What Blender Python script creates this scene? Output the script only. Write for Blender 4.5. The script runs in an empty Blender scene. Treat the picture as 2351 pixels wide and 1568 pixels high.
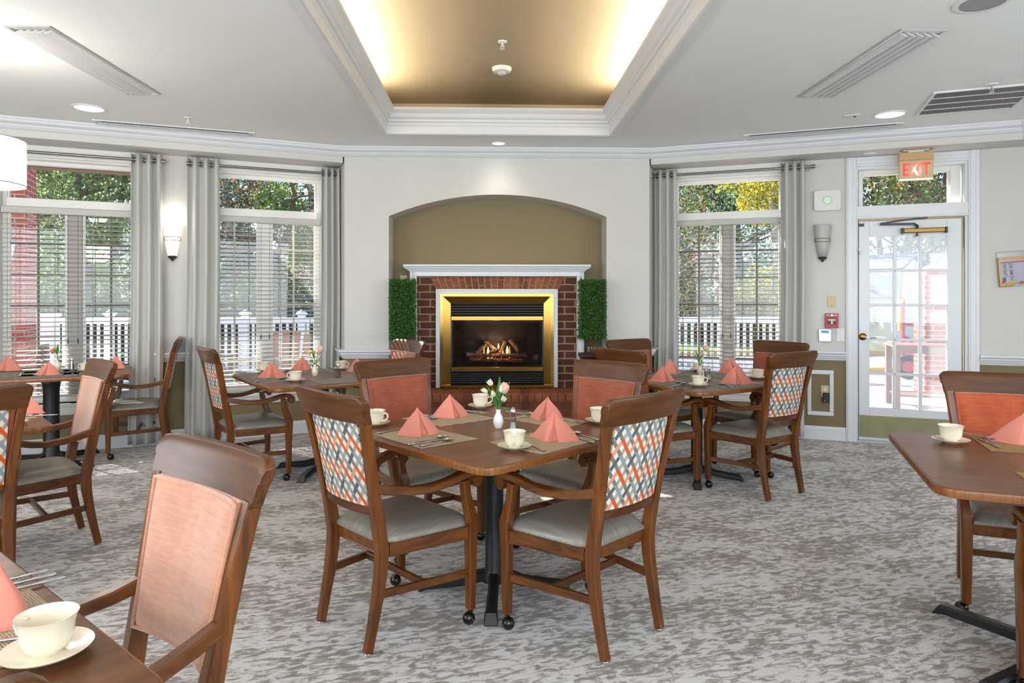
import bpy, math, random
from mathutils import Vector, Matrix
PI = math.pi
R = math.radians
random.seed(7)
S = bpy.context.scene
COL = S.collection

# ------------------------------------------------------------------ camera
F = 1560.0; HH = 1.35; TH = math.atan(50.5 / F)
cam = bpy.data.cameras.new('camera'); camo = bpy.data.objects.new('camera', cam); COL.objects.link(camo)
cam.sensor_width = 36.0; cam.lens = F / 2351 * 36.0
cam.shift_y = -103.0 / 2351
cam.clip_start = 0.02; cam.clip_end = 200
camo.location = (0, 0, HH); camo.rotation_euler = (PI / 2, 0, -TH)
S.camera = camo
# ------------------------------------------------------------------ view, world, sun, added fill
S.view_settings.view_transform = 'Standard'; S.view_settings.look = 'None'
S.view_settings.gamma = 1.0; S.view_settings.use_curve_mapping = False
S.view_settings.exposure = 0.06
S.cycles.max_bounces = 7; S.cycles.diffuse_bounces = 4; S.cycles.glossy_bounces = 3
S.cycles.transmission_bounces = 4; S.cycles.transparent_max_bounces = 12
S.cycles.caustics_reflective = False; S.cycles.caustics_refractive = False
S.cycles.use_denoising = True; S.cycles.sample_clamp_indirect = 4.0
S.cycles.use_adaptive_sampling = True; S.cycles.adaptive_threshold = 0.02
W = bpy.data.worlds.new('sky'); S.world = W; W.use_nodes = True
wn = W.node_tree.nodes; wl = W.node_tree.links
sky = wn.new('ShaderNodeTexSky'); sky.sky_type = 'HOSEK_WILKIE'
sky.sun_direction = Vector((-1.25, .95, 1)).normalized(); sky.turbidity = 3.0; sky.ground_albedo = .3
wl.new(sky.outputs[0], wn['Background'].inputs[0]); wn['Background'].inputs[1].default_value = 11.0
def lamp(name, kind, loc, energy, color=(1, 1, 1), rot=None, look=None, **k):
    l = bpy.data.lights.new(name, kind); l.energy = energy; l.color = color
    for a, b in k.items(): setattr(l, a, b)
    o = bpy.data.objects.new(name, l); COL.objects.link(o); o.location = loc
    if rot: o.rotation_euler = rot
    if look is not None: o.rotation_euler = Vector(look).to_track_quat('-Z', 'Y').to_euler()
    return o
lamp('sun', 'SUN', (-12, 16, 12), 20, (1, .95, .86), look=(1.25, -.95, -1), angle=R(.6))
# added area fill for room brightness at assumed openings in unseen rear and side walls
lamp('rear_fill_area', 'AREA', (.1, -2.9, 1.75), 255, (.90, .955, 1), look=(0, 1, -.05), shape='RECTANGLE', size=6.4, size_y=1.9)
lamp('left_fill_area', 'AREA', (-5.0, .6, 1.6), 105, (.90, .955, 1), look=(1, .25, 0), shape='RECTANGLE', size=3.6, size_y=1.8)
lamp('right_fill_area', 'AREA', (5.15, .6, 1.6), 80, (.90, .955, 1), look=(-1, .25, 0), shape='RECTANGLE', size=3.6, size_y=1.8)

# ------------------------------------------------------------------ projection helpers (points on real planes)
SN, CS = math.sin(TH), math.cos(TH)
def at(px, py, z):
    d = -F * (z - HH) / (py - 681.0); u = (px - 1175.5) / F * d
    return Vector((u * CS + d * SN, -u * SN + d * CS, z))
def aty(px, py, y):
    a = (px - 1175.5) / F; d = y / (CS - a * SN)
    return Vector((d * (a * CS + SN), y, HH - (py - 681.0) * d / F))

# ------------------------------------------------------------------ materials
def hexc(h):
    h = h.lstrip('#'); v = [int(h[i:i + 2], 16) / 255 for i in (0, 2, 4)]
    return tuple((x / 12.92 if x <= .04045 else ((x + .055) / 1.055) ** 2.4) for x in v) + (1,)
class NT:
    def __init__(s, name):
        s.m = bpy.data.materials.new(name); s.m.use_nodes = True
        s.t = s.m.node_tree; s.b = s.t.nodes['Principled BSDF']
    def n(s, typ, **k):
        x = s.t.nodes.new(typ)
        for a, b in k.items(): setattr(x, a, b)
        return x
    def l(s, a, b): s.t.links.new(a, b)
    def math(s, op, a, b=None, c=None):
        x = s.n('ShaderNodeMath', operation=op)
        for i, v in enumerate((a, b, c)):
            if v is None: continue
            if isinstance(v, (int, float)): x.inputs[i].default_value = v
            else: s.l(v, x.inputs[i])
        return x.outputs[0]
    def mix(s, f, a, b):
        x = s.n('ShaderNodeMix', data_type='RGBA')
        for sock, v in ((x.inputs[0], f), (x.inputs[6], a), (x.inputs[7], b)):
            if isinstance(v, (int, float, tuple)): sock.default_value = v
            else: s.l(v, sock)
        return x.outputs[2]
    def noise(s, vec, scale, detail=2, rough=.5, dist=0.0):
        x = s.n('ShaderNodeTexNoise'); x.inputs['Scale'].default_value = scale
        x.inputs['Detail'].default_value = detail; x.inputs['Roughness'].default_value = rough
        x.inputs['Distortion'].default_value = dist
        if vec is not None: s.l(vec, x.inputs['Vector'])
        return x.outputs[0]
    def map(s, vec, scale=(1, 1, 1), rot=(0, 0, 0), loc=(0, 0, 0)):
        x = s.n('ShaderNodeMapping'); x.inputs['Scale'].default_value = scale
        x.inputs['Rotation'].default_value = rot; x.inputs['Location'].default_value = loc
        s.l(vec, x.inputs['Vector']); return x.outputs[0]
    def ramp(s, f, stops):
        x = s.n('ShaderNodeValToRGB'); e = x.color_ramp.elements
        while len(e) < len(stops): e.new(.5)
        for i, (p, c) in enumerate(stops):
            e[i].position = p; e[i].color = c
        s.l(f, x.inputs[0]); return x.outputs[0]
    def obj(s): return s.n('ShaderNodeTexCoord').outputs['Object']
    def bump(s, h, strength=.2, dist=.01):
        x = s.n('ShaderNodeBump'); x.inputs['Strength'].default_value = strength
        x.inputs['Distance'].default_value = dist; s.l(h, x.inputs['Height']); s.l(x.outputs[0], s.b.inputs['Normal'])
    def set(s, col=None, rough=.5, metal=0, spec=.5, coat=0, sheen=0, alpha=1, emit=None, es=0, trans=0, coatr=.1):
        b = s.b.inputs
        if col is not None:
            if isinstance(col, tuple): b['Base Color'].default_value = col
            else: s.l(col, b['Base Color'])
        if isinstance(rough, (int, float)): b['Roughness'].default_value = rough
        else: s.l(rough, b['Roughness'])
        b['Metallic'].default_value = metal; b['Specular IOR Level'].default_value = spec
        b['Coat Weight'].default_value = coat; b['Coat Roughness'].default_value = coatr
        b['Sheen Weight'].default_value = sheen; b['Alpha'].default_value = alpha
        b['Transmission Weight'].default_value = trans
        if emit is not None:
            b['Emission Color'].default_value = emit; b['Emission Strength'].default_value = es
        return s.m
def plain(name, h, rough=.5, var=.06, nscale=6, **k):
    t = NT(name); c = hexc(h)
    n = t.noise(t.obj(), nscale, 3)
    lo = tuple(x * (1 - var) for x in c[:3]) + (1,); hi = tuple(min(1, x * (1 + var)) for x in c[:3]) + (1,)
    return t.set(t.mix(n, lo, hi), rough, **k)
def wood(name, dark, light, axis='z', rough=.32, coat=.25, sc=1.0):
    t = NT(name); o = t.obj()
    s = {'x': (2.2, 38, 38), 'y': (38, 2.2, 38), 'z': (38, 38, 2.2)}[axis]
    v = t.map(o, tuple(a * sc for a in s))
    n = t.noise(v, 1.0, 5, .6, .6); n2 = t.noise(o, 3.0, 2)
    f = t.math('ADD', t.math('MULTIPLY', n, .75), t.math('MULTIPLY', n2, .35))
    c = t.ramp(f, [(.35, hexc(dark)), (.72, hexc(light))])
    t.bump(n, .06, .002)
    return t.set(c, rough, coat=coat, coatr=.18, spec=.35)
M = {}
M['wood'] = wood('stained_wood_vertical', '#3a1c08', '#7a4415', 'z')
M['woodx'] = wood('stained_wood_across', '#33190a', '#643a18', 'x', rough=.34, coat=.12)
M['woody'] = wood('stained_wood_along', '#3a1c08', '#7a4516', 'y')
M['table'] = wood('walnut_laminate', '#4b2a10', '#794820', 'x', rough=.34, coat=.12, sc=.8)
M['tabedge'] = wood('laminate_edge', '#5c3315', '#8e5728', 'z', rough=.3, sc=2)
M['white'] = plain('white_trim_paint', '#dcdde0', .35, .02)
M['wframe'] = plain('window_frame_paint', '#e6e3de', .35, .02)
M['blind'] = plain('backlit_slat_grey', '#bdb8b2', .4, .02)  # white slats greyed, their backlit shade put into the colour
M['mullshade'] = plain('mullion_paint_shade_mixed', '#aba49d', .45, .03)  # frame paint greyed: shade behind the blinds is mixed into the colour
M['ceil'] = plain('ceiling_paint', '#eceded', .8, .015, 2)
M['trayceil'] = plain('tray_paint', '#a29173', .55, .03, 2)
M['olive'] = plain('olive_paint', '#7f6f4e', .55, .03, 2)
M['black'] = plain('black_cast_metal', '#17181a', .42, .1, 40)
M['blackgloss'] = plain('black_caster', '#141210', .18, .1, 20)
M['dark'] = plain('dark_metal', '#2a2624', .4, .1, 30)
M['brass'] = plain('polished_brass', '#96733a', .17, .04, 4, metal=1)
M['brassold'] = plain('tarnished_brass', '#8f8b68', .5, .2, 9, metal=.45)
M['bronze'] = plain('bronze_anodised', '#8a6a3a', .35, .1, 20, metal=.8)
M['chrome'] = plain('chrome', '#d5d5d8', .14, .03, 10, metal=1)
M['steel'] = plain('brushed_nickel', '#8f8c88', .3, .05, 30, metal=1)
M['alu'] = plain('aluminium', '#c8c8c8', .35, .05, 20, metal=.7)
M['china'] = plain('cream_china', '#eee3cd', .16, .02, 8, coat=.4)
M['porc'] = plain('white_porcelain', '#f1eeea', .12, .02, 8, coat=.5)
M['plastic'] = plain('white_plastic', '#dfdcd8', .4, .02, 8)
M['beige'] = plain('beige_plastic', '#c9b586', .4, .03, 8)
M['red'] = plain('red_plastic', '#b01722', .35, .05, 8)
M['grey'] = plain('grey_plastic', '#8e8f90', .5, .04, 8)
M['green'] = plain('leaf_green', '#3f7a2a', .45, .3, 30)
M['stem'] = plain('stem_green', '#5f8a3c', .5, .2, 30)
M['box'] = plain('boxwood_leaf', '#33601a', .45, .5, 60)
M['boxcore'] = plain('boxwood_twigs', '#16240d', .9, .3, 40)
M['petalw'] = plain('white_petal', '#eef0dc', .5, .06, 60)
M['petaly'] = plain('yellow_petal', '#e9d79a', .5, .1, 60)
M['rose'] = plain('pale_pink_petal', '#e6bdb0', .5, .08, 60)
M['rosed'] = plain('peach_petal', '#d9906c', .5, .08, 60)
M['twig'] = plain('twig_brown', '#5d4327', .8, .3, 60)
M['concrete'] = plain('patio_concrete', '#b9b4ae', .85, .1, 3)
M['asphalt'] = plain('asphalt', '#8c8f94', .9, .15, 5)
M['grass'] = plain('lawn', '#5f7c37', .95, .5, 5)
M['yellow'] = plain('yellow_paint', '#d8a93a', .6, .1, 5)
M['vinyl'] = plain('white_vinyl', '#f3f3f3', .35, .02, 5)
M['cream'] = plain('cream_siding', '#e2dec2', .7, .04, 4)
M['patwood'] = plain('weathered_wood', '#8d6c60', .8, .25, 12)
M['redpaint'] = plain('red_machine_paint', '#a8232c', .35, .1, 8)
M['rubber'] = plain('tyre_rubber', '#232323', .8, .1, 8)
M['bark'] = plain('tree_bark', '#5a4b40', .95, .4, 8)
M['barkpale'] = plain('pale_bark', '#a39c90', .95, .3, 8)
for k, h in dict(lfd='#3c5236', lfm='#667d48', lfl='#97a660', lfy='#dcc24a', lfo='#96704e', lfn='#7a7468', lfb='#4b6558').items():
    M[k] = plain('foliage_' + k, h, .7, .5, 1.5)
    _t = M[k].node_tree; _p = _t.nodes['Principled BSDF']; _tr = _t.nodes.new('ShaderNodeBsdfTranslucent'); _mx = _t.nodes.new('ShaderNodeMixShader'); _mx.inputs[0].default_value = .5
    _t.links.new(_p.inputs['Base Color'].links[0].from_socket, _tr.inputs[0]); _t.links.new(_p.outputs[0], _mx.inputs[1]); _t.links.new(_tr.outputs[0], _mx.inputs[2]); _t.links.new(_mx.outputs[0], _t.nodes['Material Output'].inputs[0])
def glow(name, h, st):
    t = NT(name); c = hexc(h); t.set(c, .5, emit=c, es=st); return t.m
M['shade'] = glow('lit_glass_shade', '#fff3e2', .8)
M['drum'] = glow('lit_fabric_shade', '#fff9f0', 1.6)
M['led'] = glow('green_indicator', '#5dff6a', 1.5)
M['ledred'] = glow('red_indicator', '#ff2018', 3)
M['lcd'] = glow('lcd_screen', '#4d86a0', .5)
M['keys'] = glow('lit_keys', '#f2f6ff', .8)
M['lens'] = glow('lit_downlight_lens', '#fff6ea', 1.3)
M['flame'] = glow('flame', '#ff9a3c', 4)
M['flamehot'] = glow('flame_core', '#ffc885', 6)
M['ember'] = glow('glowing_ember', '#ff5a1c', 1.6)
# unlit sconce glass
M['shadeoff'] = plain('frosted_glass_shade', '#b9b5ae', .4, .03, 8)
def walls_mat():
    t = NT('two_tone_wall_paint'); o = t.n('ShaderNodeNewGeometry').outputs['Position']
    x = t.n('ShaderNodeSeparateXYZ'); t.l(o, x.inputs[0])
    f = t.math('GREATER_THAN', x.outputs[2], .79)
    n = t.noise(o, 3, 3)
    up = t.mix(n, hexc('#cbc7c2'), hexc('#d3cfca')); lo = t.mix(n, hexc('#786747'), hexc('#82714f'))
    return t.set(t.mix(f, lo, up), .6)
M['wall'] = walls_mat()
def glass_mat(name, tint=(1, 1, 1, 1), refl=.06, rough=0.0):
    t = NT(name); out = t.t.nodes['Material Output']
    a = t.n('ShaderNodeBsdfTransparent'); a.inputs[0].default_value = tint
    g = t.n('ShaderNodeBsdfGlossy'); g.inputs['Roughness'].default_value = rough
    lw = t.n('ShaderNodeLayerWeight'); lw.inputs[0].default_value = .25
    f = t.math('ADD', t.math('MULTIPLY', lw.outputs['Fresnel'], refl * 3), refl * .25)
    m = t.n('ShaderNodeMixShader'); t.l(f, m.inputs[0]); t.l(a.outputs[0], m.inputs[1]); t.l(g.outputs[0], m.inputs[2])
    t.l(m.outputs[0], out.inputs[0]); return t.m
M['glass'] = glass_mat('window_glass')
def hazy(name, h):
    t = NT(name); out = t.t.nodes['Material Output']
    a = t.n('ShaderNodeBsdfTransparent'); d = t.n('ShaderNodeBsdfTranslucent'); d.inputs[0].default_value = (.95, .97, 1, 1)
    m = t.n('ShaderNodeMixShader'); m.inputs[0].default_value = h; t.l(a.outputs[0], m.inputs[1]); t.l(d.outputs[0], m.inputs[2])
    g = t.n('ShaderNodeBsdfGlossy'); g.inputs['Roughness'].default_value = 0; m2 = t.n('ShaderNodeMixShader'); m2.inputs[0].default_value = .03
    t.l(m.outputs[0], m2.inputs[1]); t.l(g.outputs[0], m2.inputs[2]); t.l(m2.outputs[0], out.inputs[0]); return t.m
M['hazydoor'] = hazy('hazy_door_glass', .13); M['hazy1'] = hazy('dusty_window_glass', .01); M['hazy2'] = hazy('dustier_window_glass', .014)
M['fireglass'] = glass_mat('smoky_fire_glass', (.75, .72, .7, 1), .08, .05)
M['clear'] = glass_mat('clear_glass', (.86, .88, .88, 1), .35, .05)
M['film'] = glass_mat('clear_bag_film', (.95, .95, .95, 1), .1, .15)
def carpet():
    t = NT('patterned_carpet'); o = t.n('ShaderNodeNewGeometry').outputs['Position']
    v = t.map(o, (1, 1, 1), (0, 0, R(-14)))
    big = t.noise(t.map(v, (1.5, 2.4, 1)), 1.7, 3, .55)
    clump = t.noise(t.map(v, (16, 36, 1)), 1.0, 4, .64, .6)
    streak = t.noise(t.map(v, (9, 130, 1)), 1.0, 3, .6)
    f = t.math('ADD', t.math('MULTIPLY', clump, .62), t.math('MULTIPLY', streak, .26))
    f = t.math('ADD', f, t.math('MULTIPLY', big, .34))
    c = t.ramp(f, [(.565, hexc('#dfdbd9')), (.60, hexc('#cac4c0')), (.63, hexc('#a39b96')), (.68, hexc('#857d77'))])
    weave = t.noise(t.map(v, (420, 160, 1)), 1.0, 1)
    c2 = t.mix(t.math('MULTIPLY', weave, .5), c, hexc('#8f877f'))
    wv = t.math('GREATER_THAN', weave, .62)
    t.bump(weave, .35, .004)
    return t.set(c2, .95, spec=.1, sheen=.15)
M['carpet'] = carpet()
def pattern():
    t = NT('geometric_woven_fabric'); o = t.obj(); x = t.n('ShaderNodeSeparateXYZ'); t.l(o, x.inputs[0])
    H = .0585; P = .084
    r = t.math('DIVIDE', x.outputs[2], H); row = t.math('FLOOR', r); v = t.math('FRACT', r)
    odd = t.math('MODULO', row, 2.0)
    u = t.math('DIVIDE', x.outputs[0], P)
    def bar(sl, ph, w):
        f = t.math('FRACT', t.math('ADD', t.math('ADD', u, t.math('MULTIPLY', v, sl)), ph))
        return t.math('LESS_THAN', f, w)
    cream = hexc('#d9ccb6')
    taupe = t.mix(t.math('GREATER_THAN', t.noise(o, 600, 1), .5), hexc('#5f574e'), hexc('#8b8377'))
    c = cream
    w = .23
    c = t.mix(bar(-.5, .5 + w / 2, w), c, t.mix(odd, hexc('#9a9a95'), hexc('#98958e')))
    c = t.mix(bar(.5, .5 + w / 2, w), c, taupe)
    c = t.mix(bar(-.5, w / 2, w), c, t.mix(odd, hexc('#4f5c66'), hexc('#c78e7d')))
    c = t.mix(bar(.5, w / 2, w), c, t.mix(odd, hexc('#868d90'), hexc('#c8552c')))
    n = t.noise(o, 900, 1)
    t.bump(n, .3, .001)
    return t.set(c, .9, spec=.2)
M['pattern'] = pattern()
def velvet(name, a, b, c):
    t = NT(name); o = t.obj()
    n = t.noise(t.map(o, (14, 14, 120)), 1.0, 4, .65); n2 = t.noise(t.map(o, (9, 9, 6)), 1.0, 4, .6, .5)
    f = t.math('ADD', t.math('MULTIPLY', n, .5), t.math('MULTIPLY', n2, .5))
    col = t.ramp(f, [(.36, hexc(a)), (.52, hexc(b)), (.66, hexc(c))])
    t.bump(n, .15, .002)
    return t.set(col, .75, spec=.25, sheen=.7)
M['coral'] = velvet('coral_chenille', '#833a22', '#984b2e', '#a65b3b')
M['coralp'] = velvet('pale_coral_velvet', '#b2755a', '#c38768', '#cc9170')
M['coralo'] = velvet('orange_chenille', '#9c4020', '#b25129', '#bd5f35')
M['vinylseat'] = None
def seat():
    t = NT('pewter_vinyl'); o = t.obj()
    n = t.noise(t.map(o, (120, 6, 20)), 1.0, 3)
    c = t.ramp(n, [(.3, hexc('#7b766c')), (.7, hexc('#8e887d'))])
    return t.set(c, .4, metal=.25, spec=.45)
M['vinylseat'] = seat()
def napkin():
    t = NT('coral_linen'); o = t.obj(); n = t.noise(o, 500, 1)
    c = t.mix(n, hexc('#d47f6c'), hexc('#df9180')); t.bump(n, .2, .001)
    return t.set(c, .85, spec=.2, sheen=.2)
M['napkin'] = napkin()
def mat_weave(name, a, b):
    t = NT(name); o = t.obj()
    w = t.n('ShaderNodeTexWave'); w.inputs['Scale'].default_value = 42; w.inputs['Distortion'].default_value = 2; t.l(o, w.inputs[0])
    w2 = t.n('ShaderNodeTexWave', bands_direction='Y'); w2.inputs['Scale'].default_value = 60; w2.inputs['Distortion'].default_value = 2; t.l(o, w2.inputs[0])
    f = t.math('MULTIPLY', w.outputs[1], w2.outputs[1])
    n = t.noise(o, 260, 2)
    f = t.math('ADD', t.math('MULTIPLY', f, .55), t.math('MULTIPLY', n, .5))
    t.bump(f, .5, .002)
    return t.set(t.ramp(f, [(.22, hexc(a)), (.55, hexc(b))]), .7)
M['mat'] = mat_weave('woven_placemat', '#7d6c55', '#d4c2a3')
M['matgold'] = mat_weave('golden_woven_placemat', '#7a5a30', '#b7935c')
M['matdark'] = mat_weave('grey_woven_placemat', '#58534d', '#a09a90')
def fabric(name, h):
    t = NT(name); o = t.obj(); n = t.noise(t.map(o, (60, 60, 300)), 1.0, 2)
    c = hexc(h); lo = tuple(v * .88 for v in c[:3]) + (1,)
    t.set(t.mix(n, lo, c), .85, spec=.2, sheen=.2)
    return t.m
M['curtain'] = fabric('grey_curtain_cloth', '#cbc9c4')
def brick(name, c1, c2, mort, sx=1, plane='xz'):
    t = NT(name); o = t.obj(); x = t.n('ShaderNodeSeparateXYZ'); t.l(o, x.inputs[0])
    y = t.n('ShaderNodeCombineXYZ')
    if plane == 'xz':
        t.l(t.math('ADD', x.outputs[0], x.outputs[1]), y.inputs[0]); t.l(x.outputs[2], y.inputs[1])
    b = t.n('ShaderNodeTexBrick'); t.l(y.outputs[0], b.inputs['Vector'])
    b.inputs['Color1'].default_value = hexc(c1); b.inputs['Color2'].default_value = hexc(c2); b.inputs['Mortar'].default_value = hexc(mort)
    b.inputs['Scale'].default_value = 1.0; b.inputs['Mortar Size'].default_value = .007; b.inputs['Mortar Smooth'].default_value = .15
    b.inputs['Brick Width'].default_value = .205 * sx; b.inputs['Row Height'].default_value = .0735 * sx; b.inputs['Bias'].default_value = -.2
    n = t.noise(o, 45, 4, .7)
    c = t.mix(t.math('MULTIPLY', n, .35), b.outputs[0], hexc(c1))
    t.bump(t.math('SUBTRACT', t.math('MULTIPLY', n, .2), b.outputs[1]), .6, .006)
    return t.set(c, .75)
M['brick'] = brick('brown_brick', '#4c2217', '#633020', '#a68a68')
M['brickout'] = brick('outdoor_red_brick', '#9c3a2e', '#b24a3a', '#c9b6a8')
def bricks_ind(name, a, b, axis=0, pitch=.0735):
    t = NT(name); o = t.obj(); x = t.n('ShaderNodeSeparateXYZ'); t.l(o, x.inputs[0])
    k = t.math('FLOOR', t.math('DIVIDE', x.outputs[axis], pitch))
    w = t.n('ShaderNodeTexWhiteNoise', noise_dimensions='1D'); t.l(k, w.inputs['W'])
    n = t.noise(o, 60, 4, .7)
    f = t.math('ADD', t.math('MULTIPLY', w.outputs[0], .7), t.math('MULTIPLY', n, .4))
    t.bump(n, .4, .003)
    return t.set(t.ramp(f, [(.2, hexc(a)), (.9, hexc(b))]), .7)
M['brickl'] = bricks_ind('lighter_red_brick', '#6c301e', '#955231')
M['brickd'] = bricks_ind('dark_hearth_brick', '#542419', '#7d3e2b')
M['mortar'] = plain('mortar', '#a08662', .9, .1, 30)
def logm():
    t = NT('charred_log'); o = t.obj(); n = t.noise(t.map(o, (3, 30, 30)), 6.0, 5, .7, 1)
    c = t.ramp(n, [(.35, hexc('#241910')), (.52, hexc('#7a6450')), (.66, hexc('#c0aa8c'))])
    t.bump(n, .9, .01); return t.set(c, .9)
M['log'] = logm()
def shingle():
    t = NT('grey_roof_shingle'); o = t.obj(); x = t.n('ShaderNodeSeparateXYZ'); t.l(o, x.inputs[0]); y = t.n('ShaderNodeCombineXYZ')
    t.l(x.outputs[0], y.inputs[0]); t.l(t.math('MULTIPLY', x.outputs[2], 1.3), y.inputs[1])
    b = t.n('ShaderNodeTexBrick'); t.l(y.outputs[0], b.inputs['Vector'])
    b.inputs['Color1'].default_value = hexc('#6d7078'); b.inputs['Color2'].default_value = hexc('#80838b'); b.inputs['Mortar'].default_value = hexc('#55585f')
    b.inputs['Scale'].default_value = 1; b.inputs['Brick Width'].default_value = .3; b.inputs['Row Height'].default_value = .14; b.inputs['Mortar Size'].default_value = .006
    return t.set(b.outputs[0], .9)
M['shingle'] = shingle()

# ------------------------------------------------------------------ mesh builder
class MB:
    def __init__(s): s.v = []; s.f = []
    def add(s, vs, fs):
        o = len(s.v); s.v += [tuple(v) for v in vs]; s.f += [[i + o for i in f] for f in fs]; return s
    def box(s, x0, x1, y0, y1, z0, z1, m=None):
        vs = [(x, y, z) for z in (z0, z1) for y in (y0, y1) for x in (x0, x1)]
        if m is not None: vs = [m @ Vector(v) for v in vs]
        return s.add(vs, [(0, 2, 3, 1), (4, 5, 7, 6), (0, 1, 5, 4), (2, 6, 7, 3), (0, 4, 6, 2), (1, 3, 7, 5)])
    def prism(s, poly, a, b, plane='xy', m=None):
        n = len(poly)
        def P(p, t):
            v = {'xy': (p[0], p[1], t), 'xz': (p[0], t, p[1]), 'yz': (t, p[0], p[1])}[plane]
            return m @ Vector(v) if m is not None else v
        vs = [P(p, a) for p in poly] + [P(p, b) for p in poly]
        fs = [list(range(n))[::-1], list(range(n, 2 * n))] + [(i, (i + 1) % n, n + (i + 1) % n, n + i) for i in range(n)]
        return s.add(vs, fs)
    def sweep(s, pts, w, h, side=(1, 0, 0), ch=.18, cap=True):
        pts = [Vector(p) for p in pts]; n = len(pts); side = Vector(side)
        if not isinstance(w, (list, tuple)): w = [w] * n
        if not isinstance(h, (list, tuple)): h = [h] * n
        o = len(s.v); K = 8
        for i, p in enumerate(pts):
            t = (pts[min(i + 1, n - 1)] - pts[max(i - 1, 0)]).normalized()
            a = (side - t * side.dot(t)).normalized(); b = t.cross(a)
            W2, H2 = w[i] / 2, h[i] / 2; c = ch * min(W2, H2) * 2
            for (q, r) in ((W2, H2 - c), (W2 - c, H2), (-W2 + c, H2), (-W2, H2 - c), (-W2, -H2 + c), (-W2 + c, -H2), (W2 - c, -H2), (W2, -H2 + c)):
                s.v.append(tuple(p + a * q + b * r))
        for i in range(n - 1):
            for k in range(K):
                s.f.append([o + i * K + k, o + i * K + (k + 1) % K, o + (i + 1) * K + (k + 1) % K, o + (i + 1) * K + k])
        if cap: s.f.append([o + k for k in range(K)][::-1]); s.f.append([o + (n - 1) * K + k for k in range(K)])
        return s
    def tube(s, pts, r, seg=8, cap=True, closed=False):
        pts = [Vector(p) for p in pts]; n = len(pts)
        if not isinstance(r, (list, tuple)): r = [r] * n
        o = len(s.v); ref = None
        for i, p in enumerate(pts):
            if closed: t = (pts[(i + 1) % n] - pts[i - 1]).normalized()
            else: t = (pts[min(i + 1, n - 1)] - pts[max(i - 1, 0)]).normalized()
            if ref is None: ref = Vector((0, 0, 1)) if abs(t.z) < .9 else Vector((1, 0, 0))
            a = (ref - t * ref.dot(t)).normalized(); ref = a; b = t.cross(a)
            for k in range(seg):
                g = 2 * PI * k / seg; s.v.append(tuple(p + (a * math.cos(g) + b * math.sin(g)) * r[i]))
        m = n if closed else n - 1
        for i in range(m):
            j = (i + 1) % n
            for k in range(seg):
                s.f.append([o + i * seg + k, o + i * seg + (k + 1) % seg, o + j * seg + (k + 1) % seg, o + j * seg + k])
        if cap and not closed: s.f.append([o + k for k in range(seg)][::-1]); s.f.append([o + (n - 1) * seg + k for k in range(seg)])
        return s
    def lathe(s, prof, seg=24, c=(0, 0, 0), m=None):
        o = len(s.v); n = len(prof)
        for r, z in prof:
            for k in range(seg):
                g = 2 * PI * k / seg; v = Vector((c[0] + max(r, 1e-5) * math.cos(g), c[1] + max(r, 1e-5) * math.sin(g), c[2] + z))
                s.v.append(tuple(m @ v if m is not None else v))
        for i in range(n - 1):
            for k in range(seg):
                s.f.append([o + i * seg + k, o + i * seg + (k + 1) % seg, o + (i + 1) * seg + (k + 1) % seg, o + (i + 1) * seg + k])
        return s
    def ball(s, c, r, seg=12, sq=(1, 1, 1)):
        n = 8; o = len(s.v)
        for i in range(n + 1):
            a = PI * i / n
            for k in range(seg):
                g = 2 * PI * k / seg
                s.v.append((c[0] + r * sq[0] * max(math.sin(a), 1e-4) * math.cos(g), c[1] + r * sq[1] * max(math.sin(a), 1e-4) * math.sin(g), c[2] - r * sq[2] * math.cos(a)))
        for i in range(n):
            for k in range(seg):
                s.f.append([o + i * seg + k, o + i * seg + (k + 1) % seg, o + (i + 1) * seg + (k + 1) % seg, o + (i + 1) * seg + k])
        return s
    def cyl(s, a, b, r, seg=16): return s.tube([a, b], r, seg)
    def grid(s, fn, nu, nv):
        o = len(s.v)
        for j in range(nv + 1):
            for i in range(nu + 1): s.v.append(tuple(fn(i / nu, j / nv)))
        for j in range(nv):
            for i in range(nu):
                a = o + j * (nu + 1) + i; s.f.append([a, a + 1, a + nu + 2, a + nu + 1])
        return s
    def slab(s, fn, nu, nv, th):
        """closed slab: fn(u,v,t) with t 0 front, 1 back"""
        o = len(s.v); row = nu + 1; lay = row * (nv + 1)
        for t in (0, 1):
            for j in range(nv + 1):
                for i in range(nu + 1): s.v.append(tuple(fn(i / nu, j / nv, t)))
        for j in range(nv):
            for i in range(nu):
                a = o + j * row + i
                s.f.append([a, a + 1, a + row + 1, a + row]); b = a + lay; s.f.append([b, b + row, b + row + 1, b + 1])
        for i in range(nu):
            a = o + i; s.f.append([a, a + lay, a + lay + 1, a + 1])
            a = o + nv * row + i; s.f.append([a, a + 1, a + lay + 1, a + lay])
        for j in range(nv):
            a = o + j * row; s.f.append([a, a + row, a + lay + row, a + lay])
            a = o + j * row + nu; s.f.append([a, a + lay, a + lay + row, a + row])
        return s
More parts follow.
